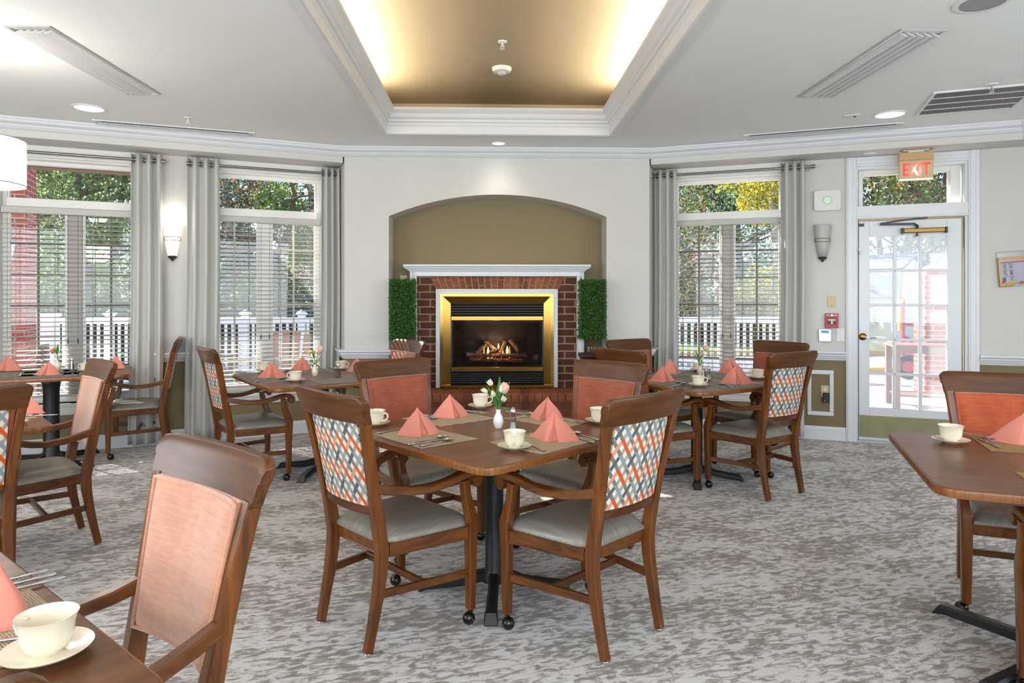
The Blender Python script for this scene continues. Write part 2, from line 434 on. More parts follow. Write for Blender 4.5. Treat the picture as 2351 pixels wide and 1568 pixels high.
def link(name, mb, mat, parent=None, smooth=35, bevel=0, loc=None, rz=None, kind=None, solid=0):
    me = bpy.data.meshes.new(name); me.from_pydata(mb.v, [], mb.f); me.validate(); me.update()
    if mat is not None: me.materials.append(M[mat] if isinstance(mat, str) else mat)
    import bmesh
    b = bmesh.new(); b.from_mesh(me); bmesh.ops.recalc_face_normals(b, faces=b.faces); b.to_mesh(me); b.free()
    if smooth: me.shade_smooth(); me.set_sharp_from_angle(angle=R(smooth))
    o = bpy.data.objects.new(name, me); COL.objects.link(o)
    if parent is not None: o.parent = parent
    if loc is not None: o.location = loc
    if rz is not None: o.rotation_euler = (0, 0, rz)
    if solid:
        x = o.modifiers.new('thickness', 'SOLIDIFY'); x.thickness = solid; x.offset = 0
    if bevel:
        x = o.modifiers.new('bevel', 'BEVEL'); x.width = bevel; x.segments = 2; x.limit_method = 'ANGLE'
    if kind: o['kind'] = kind
    return o
def tag(o, label, cat, group=None, kind=None):
    if label: o['label'] = label
    if cat: o['category'] = cat
    if group: o['group'] = group
    if kind: o['kind'] = kind
    return o
def empty(name, loc=(0, 0, 0), rz=0, label=None, cat=None, group=None):
    o = bpy.data.objects.new(name, None); COL.objects.link(o); o.location = loc; o.rotation_euler = (0, 0, rz)
    o.empty_display_size = .1
    return tag(o, label, cat, group)
def dup(root, loc=None, rz=None, label=None, group=None, parent=None):
    c = root.copy(); COL.objects.link(c)
    if parent is not None: c.parent = parent
    if loc is not None: c.location = loc
    if rz is not None: c.rotation_euler = (0, 0, rz)
    if label: c['label'] = label
    if group: c['group'] = group
    for ch in list(root.children): dup(ch, parent=c)
    return c
def text_mesh(txt, size, m, sx=1.0, extrude=.001, bold=0.0):
    cu = bpy.data.curves.new('txt', 'FONT'); cu.body = txt; cu.size = size; cu.extrude = extrude; cu.offset = bold
    cu.align_x = 'CENTER'; cu.align_y = 'CENTER'
    o = bpy.data.objects.new('txt', cu); COL.objects.link(o)
    bpy.context.view_layer.update()
    me = bpy.data.meshes.new_from_object(o.evaluated_get(bpy.context.evaluated_depsgraph_get()))
    COL.objects.unlink(o); bpy.data.objects.remove(o)
    mb = MB(); mm = m @ Matrix.Diagonal((sx, 1, 1, 1))
    mb.add([mm @ v.co for v in me.vertices], [list(p.vertices) for p in me.polygons])
    return mb
# upright text: x to the right, reads from -y side
UP = Matrix.Rotation(PI / 2, 4, 'X')

# ------------------------------------------------------------------ room shell
A22 = R(22.5); CA, SA = math.cos(A22), math.sin(A22)
OL = Vector((-1.525, 6.935, 0)); OR = Vector((1.68, 6.935, 0))
ZC = 2.79; ZS = 2.645; YF = 6.62; YB = 6.92; XL, XR = -.98, 1.14
def lpt(s): return (OL.x - s * CA, OL.y - s * SA)
def rpt(s): return (OR.x + s * CA, OR.y - s * SA)
P2 = lpt(3.2); P1 = (P2[0] - 1.6 * SA, P2[1] - 1.6 * CA); P5 = rpt(3.2); P6 = (P5[0] + 1.6 * SA, P5[1] - 1.6 * CA)
YBACK = -3.0
b = MB(); b.box(-6, 6, YBACK - .3, 7.3, -.12, 0); link('floor', b, 'carpet', kind='structure')
# front wall: piers in plan + arched head
FLx, FRx = -1.407, 1.563
b = MB()
b.prism([(FLx, YF), (XL, YF), (XL, 7.15), (-1.6, 7.15), (OL.x, OL.y)], 0, ZC + .03)
b.prism([(XR, YF), (FRx, YF), (OR.x, OR.y), (1.75, 7.15), (XR, 7.15)], 0, ZC + .03)
xc = (XL + XR) / 2; hs = (XR - XL) / 2; rise = .214; RR = (hs * hs + rise * rise) / (2 * rise); zs = 2.13; zc = zs + rise - RR
arc = []
for i in range(33):
    a = math.asin(hs / RR) * (1 - 2 * i / 32); arc.append((xc + RR * math.sin(a), zc + RR * math.cos(a)))
for i in range(32):
    (x0, z0), (x1, z1) = arc[i], arc[i + 1]
    b.prism([(x0, z0), (x0, ZC + .03), (x1, ZC + .03), (x1, z1)], YF, YB, 'xz')
link('wall_front', b, 'wall', kind='structure', smooth=20)
b = MB(); b.box(XL - .02, XR + .02, YB, YB + .2, 0, 2.75); link('wall_niche', b, 'olive', kind='structure')
# side bays with openings
def holed(b, L, H, holes, th, flip=1):
    xs = sorted({0, L, *[h[0] for h in holes], *[h[1] for h in holes]}); zs_ = sorted({0, H, *[h[2] for h in holes], *[h[3] for h in holes]})
    for i in range(len(xs) - 1):
        for j in range(len(zs_) - 1):
            cx, cz = (xs[i] + xs[i + 1]) / 2, (zs_[j] + zs_[j + 1]) / 2
            if any(h[0] < cx < h[1] and h[2] < cz < h[3] for h in holes): continue
            x0, x1 = xs[i] * flip, xs[i + 1] * flip
            b.box(min(x0, x1), max(x0, x1), 0, th, zs_[j], zs_[j + 1])
WIN = dict(w3=(.17, 1.27), w2=(.16, 1.25), w1=(1.745, 2.835)); WZ0, WZ1 = .42, 2.545
b = MB(); holed(b, 3.2, 2.7, [(*WIN['w2'], WZ0, WZ1), (*WIN['w1'], WZ0, WZ1)], .16, -1)
link('wall_left_bay', b, 'wall', kind='structure', loc=OL, rz=A22)
b = MB(); holed(b, 3.2, 2.7, [(*WIN['w3'], WZ0, WZ1), (1.86, 2.765, 0, 2.56)], .16)
link('wall_right_bay', b, 'wall', kind='structure', loc=OR, rz=-A22)
def wallseg(name, p, q, th=.16, holes=(), H=2.7):
    d = Vector((q[0] - p[0], q[1] - p[1], 0)); b = MB(); holed(b, d.length, H, list(holes), th)
    return link(name, b, 'wall', kind='structure', loc=(p[0], p[1], 0), rz=math.atan2(d.y, d.x))
wallseg('wall_left_corner', P1, P2); wallseg('wall_right_corner', P5, P6)
wallseg('wall_left', (P1[0], YBACK), P1, holes=[(1.8, 5.4, .7, 2.5)])
wallseg('wall_right', P6, (P6[0], YBACK), holes=[(P6[1] - 2.4, P6[1] + 1.2, .7, 2.5)])
wallseg('wall_back', (P6[0], YBACK), (P1[0], YBACK), holes=[(1.9, 8.3, .8, 2.7)], H=2.8)
# inner soffit line (offset .33 inside the walls)
def isect(p, d, q, e):
    k = ((q[0] - p[0]) * e[1] - (q[1] - p[1]) * e[0]) / (d[0] * e[1] - d[1] * e[0]); return (p[0] + d[0] * k, p[1] + d[1] * k)
OFF = .33
def offl(p, d):  # interior on the right of d
    n = (d[1], -d[0]); return (p[0] + n[0] * OFF, p[1] + n[1] * OFF)
dirs = [(0, 1), (SA, CA), (CA, SA), (1, 0), (CA, -SA), (SA, -CA), (0, -1)]
lines = [offl(P1, dirs[0]), offl(P1, dirs[1]), offl(P2, dirs[2]), (0, YF), offl(P5, dirs[4]), offl(P5, dirs[5]), offl(P6, dirs[6])]
SOF = [(lines[0][0], YBACK)] + [isect(lines[i], dirs[i], lines[i + 1], dirs[i + 1]) for i in range(6)] + [(lines[6][0], YBACK)]
wallp = [(P1[0], YBACK), P1, P2, tuple(OL.xy), tuple(OR.xy), P5, P6, (P6[0], YBACK)]
b = MB()
for i in (0, 1, 2, 4, 5, 6):
    q0, q1 = SOF[i], SOF[i + 1]; w0, w1 = wallp[i], wallp[i + 1]
    b.prism([q0, q1, w1, w0], ZS, ZC + .02)
link('ceiling_soffit', b, 'wall', kind='structure', smooth=0)
# ceiling with the tray opening
TX0, TX1, TY0, TY1 = -.920, 1.073, 1.3, 6.02
b = MB()
outer = (-6, 6, YBACK - .3, 7.3)
b.prism([(TX0, YBACK - .2), (P1[0] - .17, YBACK - .2), (P1[0] - .17, P1[1]), (P2[0] - .12, P2[1] + .12), (OL.x - .1, OL.y + .17), (TX0, OL.y + .17)], ZC, ZC + .1)
b.prism([(TX1, YBACK - .2), (P6[0] + .17, YBACK - .2), (P6[0] + .17, P6[1]), (P5[0] + .12, P5[1] + .12), (OR.x + .1, OR.y + .17), (TX1, OR.y + .17)], ZC, ZC + .1)
b.box(TX0, TX1, TY1, OR.y + .17, ZC, ZC + .1); b.box(TX0, TX1, outer[2], TY0, ZC, ZC + .1)
link('ceiling', b, 'ceil', kind='structure', smooth=0)
ZT = 3.20; G = .27
b = MB(); b.box(TX0 - .5, TX1 + .5, TY0 - .5, TY1 + .6, ZT, ZT + .08)
x0, x1, y0, y1 = TX0 - .30, TX1 + .30, TY0 - .3, TY1 + .52
for bx in ((x0 - .05, x0, y0, y1), (x1, x1 + .05, y0, y1), (x0, x1, y1, y1 + .05), (x0, x1, y0 - .05, y0)):
    b.box(*bx, ZC + .1, ZT)
b.box(x0, TX0 - .06, y0, y1, ZC + .1, ZC + .11).box(TX1 + .06, x1, y0, y1, ZC + .1, ZC + .11).box(TX0 - .06, TX1 + .06, TY1 + .06, y1, ZC + .1, ZC + .11)
link('ceiling_tray', b, 'trayceil', kind='structure', smooth=0)
def trim(poly, prof, closed=False):
    """profile of (inward, z) swept along a plan polyline, interior on the right"""
    b = MB(); n = len(poly); P = [Vector((p[0], p[1])) for p in poly]; K = len(prof)
    for i in range(n):
        if closed: a = (P[i] - P[i - 1]).normalized(); c = (P[(i + 1) % n] - P[i]).normalized()
        else:
            a = (P[i] - P[i - 1]).normalized() if i > 0 else None; c = (P[i + 1] - P[i]).normalized() if i < n - 1 else None
            a = a or c; c = c or a
        na = Vector((a.y, -a.x)); nc = Vector((c.y, -c.x)); m = na + nc; m = m / m.dot(na)
        for (o, z) in prof: b.v.append((P[i].x + m.x * o, P[i].y + m.y * o, z))
    for i in range(n if closed else n - 1):
        j = (i + 1) % n
        for k in range(K):
            k2 = (k + 1) % K; b.f.append([i * K + k, j * K + k, j * K + k2, i * K + k2])
    if not closed: b.f.append(list(range(K))); b.f.append([(n - 1) * K + k for k in range(K)][::-1])
    return b
crown = [(0, ZC), (.085, ZC), (.085, ZC - .012), (.076, ZC - .02), (.07, ZC - .034), (.052, ZC - .048), (.04, ZC - .052), (.036, ZC - .062), (.024, ZC - .072), (.018, ZC - .08), (.01, ZC - .084), (0, ZC - .09)]
link('trim_crown', trim(SOF, crown), 'white', kind='structure', smooth=25)
# tray moulding: ring traversed so that the inside of the ring is on the right (clockwise)
ring = [(TX0, TY0), (TX0, TY1), (TX1, TY1), (TX1, TY0)]
zl = 3.0
tray = [(-.06, ZC - .006), (.0, ZC - .012), (.012, ZC - .004), (.012, ZC + .06), (.02, ZC + .07), (.02, ZC + .09), (.034, ZC + .098), (.036, ZC + .115), (.052, ZC + .13), (.06, ZC + .15), (.062, ZC + .16), (.078, ZC + .178), (.084, ZC + .19), (.084, zl + .002), (.06, zl + .002), (-.02, zl - .02), (-.06, ZC + .1)]
link('trim_tray', trim(ring, tray, True), 'white', kind='structure', smooth=25)
# cove LED strips lie hidden on the ledge behind the tray moulding, left and right sides
for nm, x, lk in (('cove_strip_left', TX0 - .14, 228), ('cove_strip_right', TX1 + .14, 132)):
    lamp(nm, 'AREA', (x, (TY0 + TY1) / 2 + .1, ZC + .17), 78, (1, .91, .77), rot=(0, R(lk), 0), shape='RECTANGLE', size=.04, size_y=TY1 - TY0 - .5)

# chair rail, baseboards
rail = [(0, .752), (.012, .752), (.016, .765), (.026, .772), (.03, .785), (.042, .792), (.046, .81), (.062, .82), (.062, .838), (0, .838)]
base = [(0, 0), (.018, 0), (.018, .10), (.012, .11), (.008, .125), (0, .125)]
def chain(name, pts, prof): link(name, trim(pts, prof), 'white', kind='structure', smooth=25)
chain('trim_rail_front_left', [lpt(.15), tuple(OL.xy), (FLx, YF), (XL, YF), (XL, YB), (-.86, YB)], rail)
chain('trim_rail_front_right', [(.99, YB), (XR, YB), (XR, YF), (FRx, YF), tuple(OR.xy), rpt(.16)], rail)
chain('trim_rail_left', [lpt(1.735), lpt(1.26)], rail); chain('trim_rail_left_end', [P1, P2, lpt(2.85)], rail)
chain('trim_rail_right', [rpt(1.28), rpt(1.783)], rail); chain('trim_rail_right_end', [rpt(2.842), P5, P6], rail)
chain('baseboard_left', [P1, P2, tuple(OL.xy), (FLx, YF), (XL, YF), (XL, 6.3)][:5], base)
chain('baseboard_right', [(XR, YF), (FRx, YF), tuple(OR.xy), rpt(1.783)], base)
chain('baseboard_right_end', [rpt(2.842), P5, P6], base)

# ------------------------------------------------------------------ windows (local frame: x along the wall to the right, y outward)
def window(idx, side, s0, s1, munt):
    x0, x1 = (s0, s1) if side > 0 else (-s1, -s0); O = OR if side > 0 else OL; rz = -A22 * side
    r = empty('window_%d' % idx, O, rz); r['kind'] = 'structure'
    cx = (x0 + x1) / 2; f = MB(); e = .04
    # jamb lining and outer frame
    f.box(x0, x0 + .015, .0, .16, WZ0, WZ1).box(x1 - .015, x1, .0, .16, WZ0, WZ1).box(x0 + .015, x1 - .015, .0, .16, WZ1 - .015, WZ1)
    f.box(x0 + .015, x0 + .05, .09, .15, WZ0, WZ1 - .015).box(x1 - .05, x1 - .015, .09, .15, WZ0, WZ1 - .015)
    f.box(x0 + .05, x1 - .05, .09, .15, 2.495, WZ1 - .015).box(x0 + .05, x1 - .05, .06, .155, 2.125, 2.2)
    f.box(x0 + .05, x1 - .05, .09, .15, WZ0, .47)
    f.box(x0 + .05, x0 + .068, .1, .14, 2.2, 2.495).box(x1 - .068, x1 - .05, .1, .14, 2.2, 2.495)
    link('window_frame', f, 'wframe', r, bevel=.004)
    m = MB(); m.box(cx - .055, cx + .055, .085, .15, .47, 2.125); link('mullion', m, 'wframe' if idx == 2 else 'mullshade', r, bevel=.004)
    for a0, a1 in ((x0 + .05, cx - .055), (cx + .055, x1 - .05)):
        t = MB(); t.box(a0, a0 + .022, .1, .14, .47, 2.125).box(a1 - .022, a1, .1, .14, .47, 2.125).box(a0 + .022, a1 - .022, .1, .14, .47, .495).box(a0 + .022, a1 - .022, .1, .14, 2.09, 2.125)
        link('sash', t, 'wframe', r, bevel=.003)
        g = MB(); c = (a0 + a1) / 2; g.box(c - .0085, c + .0085, .112, .128, .495, 2.09)
        for k in range(5):
            z = .73 + .27 * k; g.box(a0 + .022, a1 - .022, .113, .127, z - .008, z + .008)
        link('muntin_bars', g, munt, r)
    p = MB(); p.box(x0 + .06, x1 - .06, .118, .122, .48, 2.14); link('window_pane', p, 'hazy2' if idx == 2 else 'hazy1', r); p = MB(); p.box(x0 + .06, x1 - .06, .118, .122, 2.16, 2.5); link('transom_pane', p, 'glass', r)
    s = MB(); s.box(x0 - .03, x1 + .03, -.035, .1, WZ0 - .03, WZ0); link('window_sill', s, 'wframe', r, bevel=.006)
    s = MB(); s.box(x0 - .015, x1 + .015, -.018, 0, WZ0 - .085, WZ0 - .03).box(x0 - .015, x1 + .015, -.012, 0, WZ0 - .1, WZ0 - .085); link('apron', s, 'wframe', r, bevel=.004)
    h = MB(); h.box(x0 - .03, x1 + .03, -.02, 0, WZ1, ZS); link('head_casing', h, 'wframe', r, bevel=.004)
    return r, O, rz, x0, x1
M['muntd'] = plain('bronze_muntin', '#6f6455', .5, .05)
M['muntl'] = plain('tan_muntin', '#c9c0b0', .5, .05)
def blind(O, rz, x0, x1, label):
    r = empty('window_blind', O + Matrix.Rotation(rz, 3, 'Z') @ Vector(((x0 + x1) / 2, .045, 0)), rz, label, 'blind')
    w = (x1 - x0) / 2 - .02
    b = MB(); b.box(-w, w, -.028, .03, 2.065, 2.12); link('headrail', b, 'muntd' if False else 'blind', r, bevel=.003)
    b = MB(); z = .52
    while z < 2.05:
        m = Matrix.Translation((0, 0, z)) @ Matrix.Rotation(R(6), 4, 'X')
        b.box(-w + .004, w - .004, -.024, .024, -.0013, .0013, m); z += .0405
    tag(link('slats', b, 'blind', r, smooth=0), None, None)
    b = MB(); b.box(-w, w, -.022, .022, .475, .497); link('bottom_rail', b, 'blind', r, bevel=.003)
    b = MB()
    for k in range(4):
        x = -w + .1 + (2 * w - .2) * k / 3
        for y in (-.026, .026): b.box(x - .001, x + .001, y - .001, y + .001, .48, 2.07)
        b.box(x - .001, x + .001, -.001, .001, .48, 2.07)
    link('ladder_cord', b, 'grey', r)
    b = MB()
    for x in (-.04, .035):
        b.tube([(x, -.035, 2.06), (x, -.036, .98)], .0012, 5); b.lathe([(0, 0), (.004, .01), (.006, .04), (.003, .055), (0, .056)], 8, (x, -.036, .93))
    link('pull_cord', b, 'dark', r)
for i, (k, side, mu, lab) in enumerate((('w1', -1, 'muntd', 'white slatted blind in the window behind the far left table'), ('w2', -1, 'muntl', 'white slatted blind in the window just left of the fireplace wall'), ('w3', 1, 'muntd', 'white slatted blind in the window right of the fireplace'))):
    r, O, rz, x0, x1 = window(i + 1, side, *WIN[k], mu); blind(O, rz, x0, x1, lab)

# ------------------------------------------------------------------ curtains and rods
def toworld(side, x, y, z=0):
    O = OR if side > 0 else OL; return O + Matrix.Rotation(-A22 * side, 3, 'Z') @ Vector((x, y, z))
def curtain(side, xa, xb, folds, label, seed, flare=0):
    rz = -A22 * side; o0 = toworld(side, (xa + xb) / 2, -.095); w = (xb - xa) / 2; rnd = random.Random(seed)
    ph = [rnd.uniform(-.5, .5) for _ in range(6)]
    def fn(u, v):
        z = .03 + 2.595 * v; k = 1 - v
        x = -w + 2 * w * u
        x = x * (1 + flare * k) + .012 * math.sin(5 * k + ph[0]) * k
        a = .036 * (1 + .25 * math.sin(3.1 * u * PI + ph[1]))
        y = a * math.sin(2 * PI * folds * u + .25 * math.sin(2.2 * k + ph[2])) + .008 * math.sin(2 * PI * folds * 2.1 * u + ph[3] + 3 * k) * k
        return (x, y, z)
    b = MB(); b.grid(fn, folds * 18, 24)
    r = empty('curtain', o0, rz, label, 'curtain', 'grey curtains at the windows')
    link('cloth', b, 'curtain', r, smooth=80, solid=.004)
    g = MB()
    for k in range(folds * 2):
        u = (k + .5) / (folds * 2); x = -w + 2 * w * u
        g.tube([(x + .004 * math.sin(t), .026 * math.cos(2 * PI * t / 10), 2.571 + .026 * math.sin(2 * PI * t / 10)) for t in range(10)], .003, 5, closed=True)
    link('eyelets', g, 'steel', r)
curtain(-1, -1.84, -1.595, 3, 'grey curtain beside the lit wall sconce, right edge of far left window', 1, .12)
curtain(-1, -1.39, -1.12, 3, 'grey curtain just right of the lit wall sconce', 2, .08)
curtain(-1, -.19, -.015, 3, 'grey curtain against the left end of the fireplace wall', 3, .15)
curtain(1, .03, .245, 3, 'grey curtain against the right end of the fireplace wall', 4, .1)
curtain(1, 1.215, 1.425, 3, 'grey curtain beside the white wireless box and unlit sconce', 5, .05)
def rod(side, xa, xb, label):
    r = empty('curtain_rod', toworld(side, (xa + xb) / 2, -.095, 2.571), -A22 * side, label, 'curtain rod', 'brushed curtain rods')
    w = (xb - xa) / 2
    b = MB(); b.cyl((-w, 0, 0), (w, 0, 0), .0125, 14); link('pole', b, 'steel', r)
    for s in (-1, 1):
        b = MB(); b.cyl((s * w, 0, 0), (s * (w + .035), 0, 0), .018, 14); link('finial', b, 'steel', r, bevel=.002)
        b = MB(); b.box(s * (w - .03) - .006, s * (w - .03) + .006, 0, .093, -.008, .008).box(s * (w - .03) - .015, s * (w - .03) + .015, .088, .094, -.03, .03); link('bracket', b, 'steel', r)
rod(-1, -2.9, -1.6, 'nickel rod over the far left window'); rod(-1, -1.36, -.04, 'nickel rod over the window left of the fireplace'); rod(1, .02, 1.48, 'nickel rod over the window right of the fireplace')

# ------------------------------------------------------------------ door, transom (right bay frame)
D = empty('door_1', OR, -A22); D['kind'] = 'structure'
b = MB()
for (a, c) in ((1.783, 1.871), (2.757, 2.842)): b.box(a, c, -.022, 0, 0, 2.643).box(a + .012, c - .03, -.028, -.022, 0, 2.643)
b.box(1.871, 2.757, -.022, 0, 2.555, 2.643).box(1.871, 2.757, -.028, -.022, 2.575, 2.61)
link('casing', b, 'white', D, bevel=.004)
b = MB(); b.box(1.86, 1.885, 0, .16, 0, 2.56).box(2.735, 2.765, 0, .16, 0, 2.56).box(1.885, 2.735, 0, .16, 2.53, 2.56)
b.box(1.871, 2.757, -.018, .16, 2.066, 2.188); b.box(1.871, 2.757, -.026, -.018, 2.072, 2.09)
b.box(1.885, 1.897, .05, .16, 0, 2.066).box(2.715, 2.735, .05, .16, 0, 2.066)
link('jamb', b, 'white', D, bevel=.003)
b = MB()
b.box(1.90, 1.935, .08, .13, 2.188, 2.53).box(2.64, 2.72, .08, .13, 2.188, 2.53).box(1.935, 2.64, .08, .13, 2.48, 2.53).box(1.935, 2.64, .08, .13, 2.188, 2.2)
b.box(2.62, 2.64, .1, .12, 2.2, 2.48)
link('transom_frame', b, 'wframe', D, bevel=.003)
b = MB(); b.box(1.93, 2.65, .103, .107, 2.19, 2.5); link('transom_pane', b, 'glass', D)
# leaf
gx0, gx1, gz0, gz1 = 1.982, 2.600, .322, 1.905
b = MB(); b.box(1.893, gx0, .005, .05, .045, 2.05).box(gx1, 2.712, .005, .05, .045, 2.05).box(gx0, gx1, .005, .05, gz1, 2.05).box(gx0, gx1, .005, .05, .045, gz0)
link('door_leaf', b, 'white', D, bevel=.003)
b = MB()
for k in range(1, 3):
    x = gx0 + (gx1 - gx0) * k / 3; b.box(x - .013, x + .013, .008, .046, gz0, gz1)
for k in range(1, 5):
    z = gz0 + (gz1 - gz0) * k / 5; b.box(gx0, gx1, .008, .046, z - .012, z + .012)
link('muntin_bars', b, 'white', D, bevel=.004)
b = MB(); b.box(gx0, gx1, .026, .03, gz0, gz1); link('window_pane', b, 'hazydoor', D)
b = MB(); b.box(1.897, 2.708, .001, .005, .05, .25); kp = link('kick_plate', b, 'brassold', D)
for k in range(7):
    b = MB(); b.lathe([(0, -.001), (.003, -.001), (.003, .001), (0, .001)], 8, m=Matrix.Translation((1.91 + k * .13, 0, .235)) @ Matrix.Rotation(PI / 2, 4, 'X')); link('screw', b, 'dark', kp)
b = MB(); b.box(1.885, 2.735, -.01, .1, 0, .02); link('threshold', b, 'alu', D)
b = MB(); b.box(1.893, 2.712, .008, .03, .022, .045); link('door_sweep', b, 'white', D)
b = MB(); b.box(2.712, 2.72, .005, .04, .045, 2.05).box(1.893, 2.712, .005, .04, 2.052, 2.06); link('weather_strip', b, 'bronze', D)
b = MB(); rotx = Matrix.Rotation(PI / 2, 4, 'X')
b.lathe([(0, 0), (.034, .0), (.034, .006), (.026, .014), (.016, .018), (0, .018)], 24, m=Matrix.Translation((1.925, .005, .978)) @ rotx)
dk = link('door_handle', b, 'brass', D)
b = MB(); b.tube([(1.925, -.008, .978), (1.925, -.045, .978), (1.945, -.052, .975), (1.985, -.052, .968), (2.03, -.05, .972)], [.009, .008, .009, .008, .006], 10); link('lever', b, 'chrome', dk)
b = MB(); b.box(2.25, 2.58, -.045, .004, 1.925, 1.968); dc = link('door_closer', b, 'bronze', D, bevel=.008)
b = MB(); b.box(2.235, 2.25, -.047, .002, 1.92, 1.972).box(2.58, 2.595, -.047, .002, 1.92, 1.972).tube([(2.36, -.025, 1.968), (2.36, -.03, 1.995)], .014, 8)
b.sweep([(2.36, -.03, 1.99), (2.33, -.06, 2.005), (2.06, -.05, 2.01)], .02, .008, (0, 0, 1)); b.sweep([(2.06, -.05, 2.017), (2.25, -.03, 2.045), (2.44, -.024, 2.06)], .014, .008, (0, 0, 1))
link('closer_arm', b, 'dark', dc)
b = MB(); b.lathe([(0, -.012), (.012, -.01), (.014, 0), (.007, .008), (.005, .02), (0, .02)], 12, (2.36, -.022, 1.905)); link('adjusting_knob', b, 'bronze', dc)
b = MB(); b.box(1.893, 1.935, -.006, .004, 2.0, 2.028).box(1.893, 1.925, -.01, .004, 2.006, 2.012); link('latch_keeper', b, 'dark', D)
b = MB(); b.box(1.888, 1.915, -.018, .005, 1.77, 1.815).box(1.892, 1.912, -.024, .005, 1.745, 1.768); link('contact_sensor', b, 'plastic', D, bevel=.003)

# ------------------------------------------------------------------ things on the right bay wall
def wthing(name, side, x, z, label, cat, off=0.0, group=None):
    return empty(name, toworld(side, x, -off, z), -A22 * side, label, cat, group)
# exit sign, hung from the soffit in front of the door
E_ = wthing('exit_sign', 1, 2.325, 2.39, 'lit red EXIT sign hanging above the glazed door', 'exit sign', .16)
b = MB(); b.box(-.13, .13, -.028, .028, 0, .165); link('sign_body', b, 'beige', E_, bevel=.004)
b = MB(); b.box(-.132, .132, -.034, .034, .165, .235); link('canopy', b, plain('tan_metal', '#c7a070', .4), E_, bevel=.003)
b = MB(); b.box(-.06, .06, -.02, .02, .235, .254).box(-.10, -.06, -.03, .03, .247, .254).box(.06, .10, -.03, .03, .247, .254); link('ceiling_bracket', b, 'plastic', E_)
b = MB(); b.box(-.13, .13, -.03, .03, -.006, 0); link('downlight_lens', b, glow('red_tinted_lens', '#ffd0c0', 1.5), E_)
def exitmat():
    t = NT('lit_red_letters'); o = t.obj(); x = t.n('ShaderNodeSeparateXYZ'); t.l(o, x.inputs[0])
    d2 = t.math('ADD', t.math('POWER', t.math('MULTIPLY', t.math('ADD', x.outputs[0], .0), 17), 2.0), t.math('POWER', t.math('MULTIPLY', t.math('SUBTRACT', x.outputs[2], .065), 12), 2.0))
    f = t.math('DIVIDE', 1.0, t.math('ADD', 1.0, t.math('MULTIPLY', d2, 5.0)))
    c = t.mix(f, hexc('#ff0810'), hexc('#fff0e0')); t.set(hexc('#e01818'), .4)
    t.l(c, t.b.inputs['Emission Color']); t.l(t.math('ADD', t.math('MULTIPLY', f, 1.6), .85), t.b.inputs['Emission Strength']); return t.m
b = text_mesh('EXIT', .155, Matrix.Translation((.0, -.03, .077)) @ UP, .68, .002, .004)
link('lettering', b, exitmat(), E_, smooth=0)
# wireless box
w = wthing('wireless_access_box', 1, 1.624, 2.255, 'white rounded wireless box with a green light ring on the wall', 'access point')
b = MB(); hw, hh, rr = .117, .098, .028; pl = []
for cx_, cz_, a0 in ((hw - rr, hh - rr, 0), (-hw + rr, hh - rr, 90), (-hw + rr, -hh + rr, 180), (hw - rr, -hh + rr, 270)):
    for k in range(6): a = R(a0 + 18 * k); pl.append((cx_ + rr * math.cos(a), cz_ + rr * math.sin(a)))
b.prism(pl, -.035, 0, 'xz'); link('housing', b, 'plastic', w, bevel=.006)
b = MB()
for k in range(4):
    b.tube([(.021 * math.cos(R(90 * k + 12 + 7.3 * j)), -.0365, .021 * math.sin(R(90 * k + 12 + 7.3 * j))) for j in range(10)], .0025, 5)
link('light_ring', b, 'led', w)
b = MB(); b.lathe([(.036, 0), (.038, .0), (.038, .002), (.036, .002)], 32, m=Matrix.Translation((0, -.035, 0)) @ rotx); link('ring_groove', b, 'grey', w)
# sconces
def sconce(side, x, lit, label):
    r = wthing('wall_sconce', side, x, 1.68, label, 'wall lamp', .0, 'cone shaped wall sconces')
    b = MB(); n = 16; H = .335
    prof = [(.036, .04), (.055, .14), (.068, .24), (.077, H), (.079, H + .012)]
    rows = []
    for (rad, z) in prof:
        for k in range(n + 1):
            a = PI + PI * k / n; b.v.append((rad * math.cos(a), rad * 1.0 * math.sin(a) - .012, z))
    for j in range(len(prof) - 1):
        for k in range(n):
            a = j * (n + 1) + k; b.f.append([a, a + 1, a + n + 2, a + n + 1])
    link('glass_shade', b, 'shade' if lit else 'shadeoff', r, smooth=60, solid=.004)
    b = MB()
    for z, rad in ((.185, .0655), (.215, .069)):
        b.tube([(rad * math.cos(PI + PI * k / 14), rad * math.sin(PI + PI * k / 14) - .012, z) for k in range(15)], .0022, 6)
    for s in (-1, 1): b.cyl((s * .066, -.014, .185), (s * .069, -.014, .215), .0022, 6)
    link('metal_band', b, 'dark', r)
    b = MB(); b.lathe([(0, 0), (.008, .004), (.01, .012), (.02, .022), (.034, .03), (.038, .044), (.034, .05), (0, .05)], 16, (0, -.02, -.005)); link('finial', b, 'dark', r)
    b = MB(); b.box(-.035, .035, -.012, 0, .03, .30); link('back_plate', b, 'dark', r)
sconce(-1, -1.513, True, 'lit cone sconce on the wall between two left windows')
sconce(1, 1.583, False, 'unlit grey cone sconce on the wall beside the glazed door')
lamp('sconce_bulb', 'POINT', toworld(-1, -1.513, -.06, 2.09), 1.3, (1, .93, .84), shadow_soft_size=.04)
lamp('sconce_bulb_low', 'POINT', toworld(-1, -1.513, -.15, 1.9), .35, (1, .94, .86), shadow_soft_size=.06)
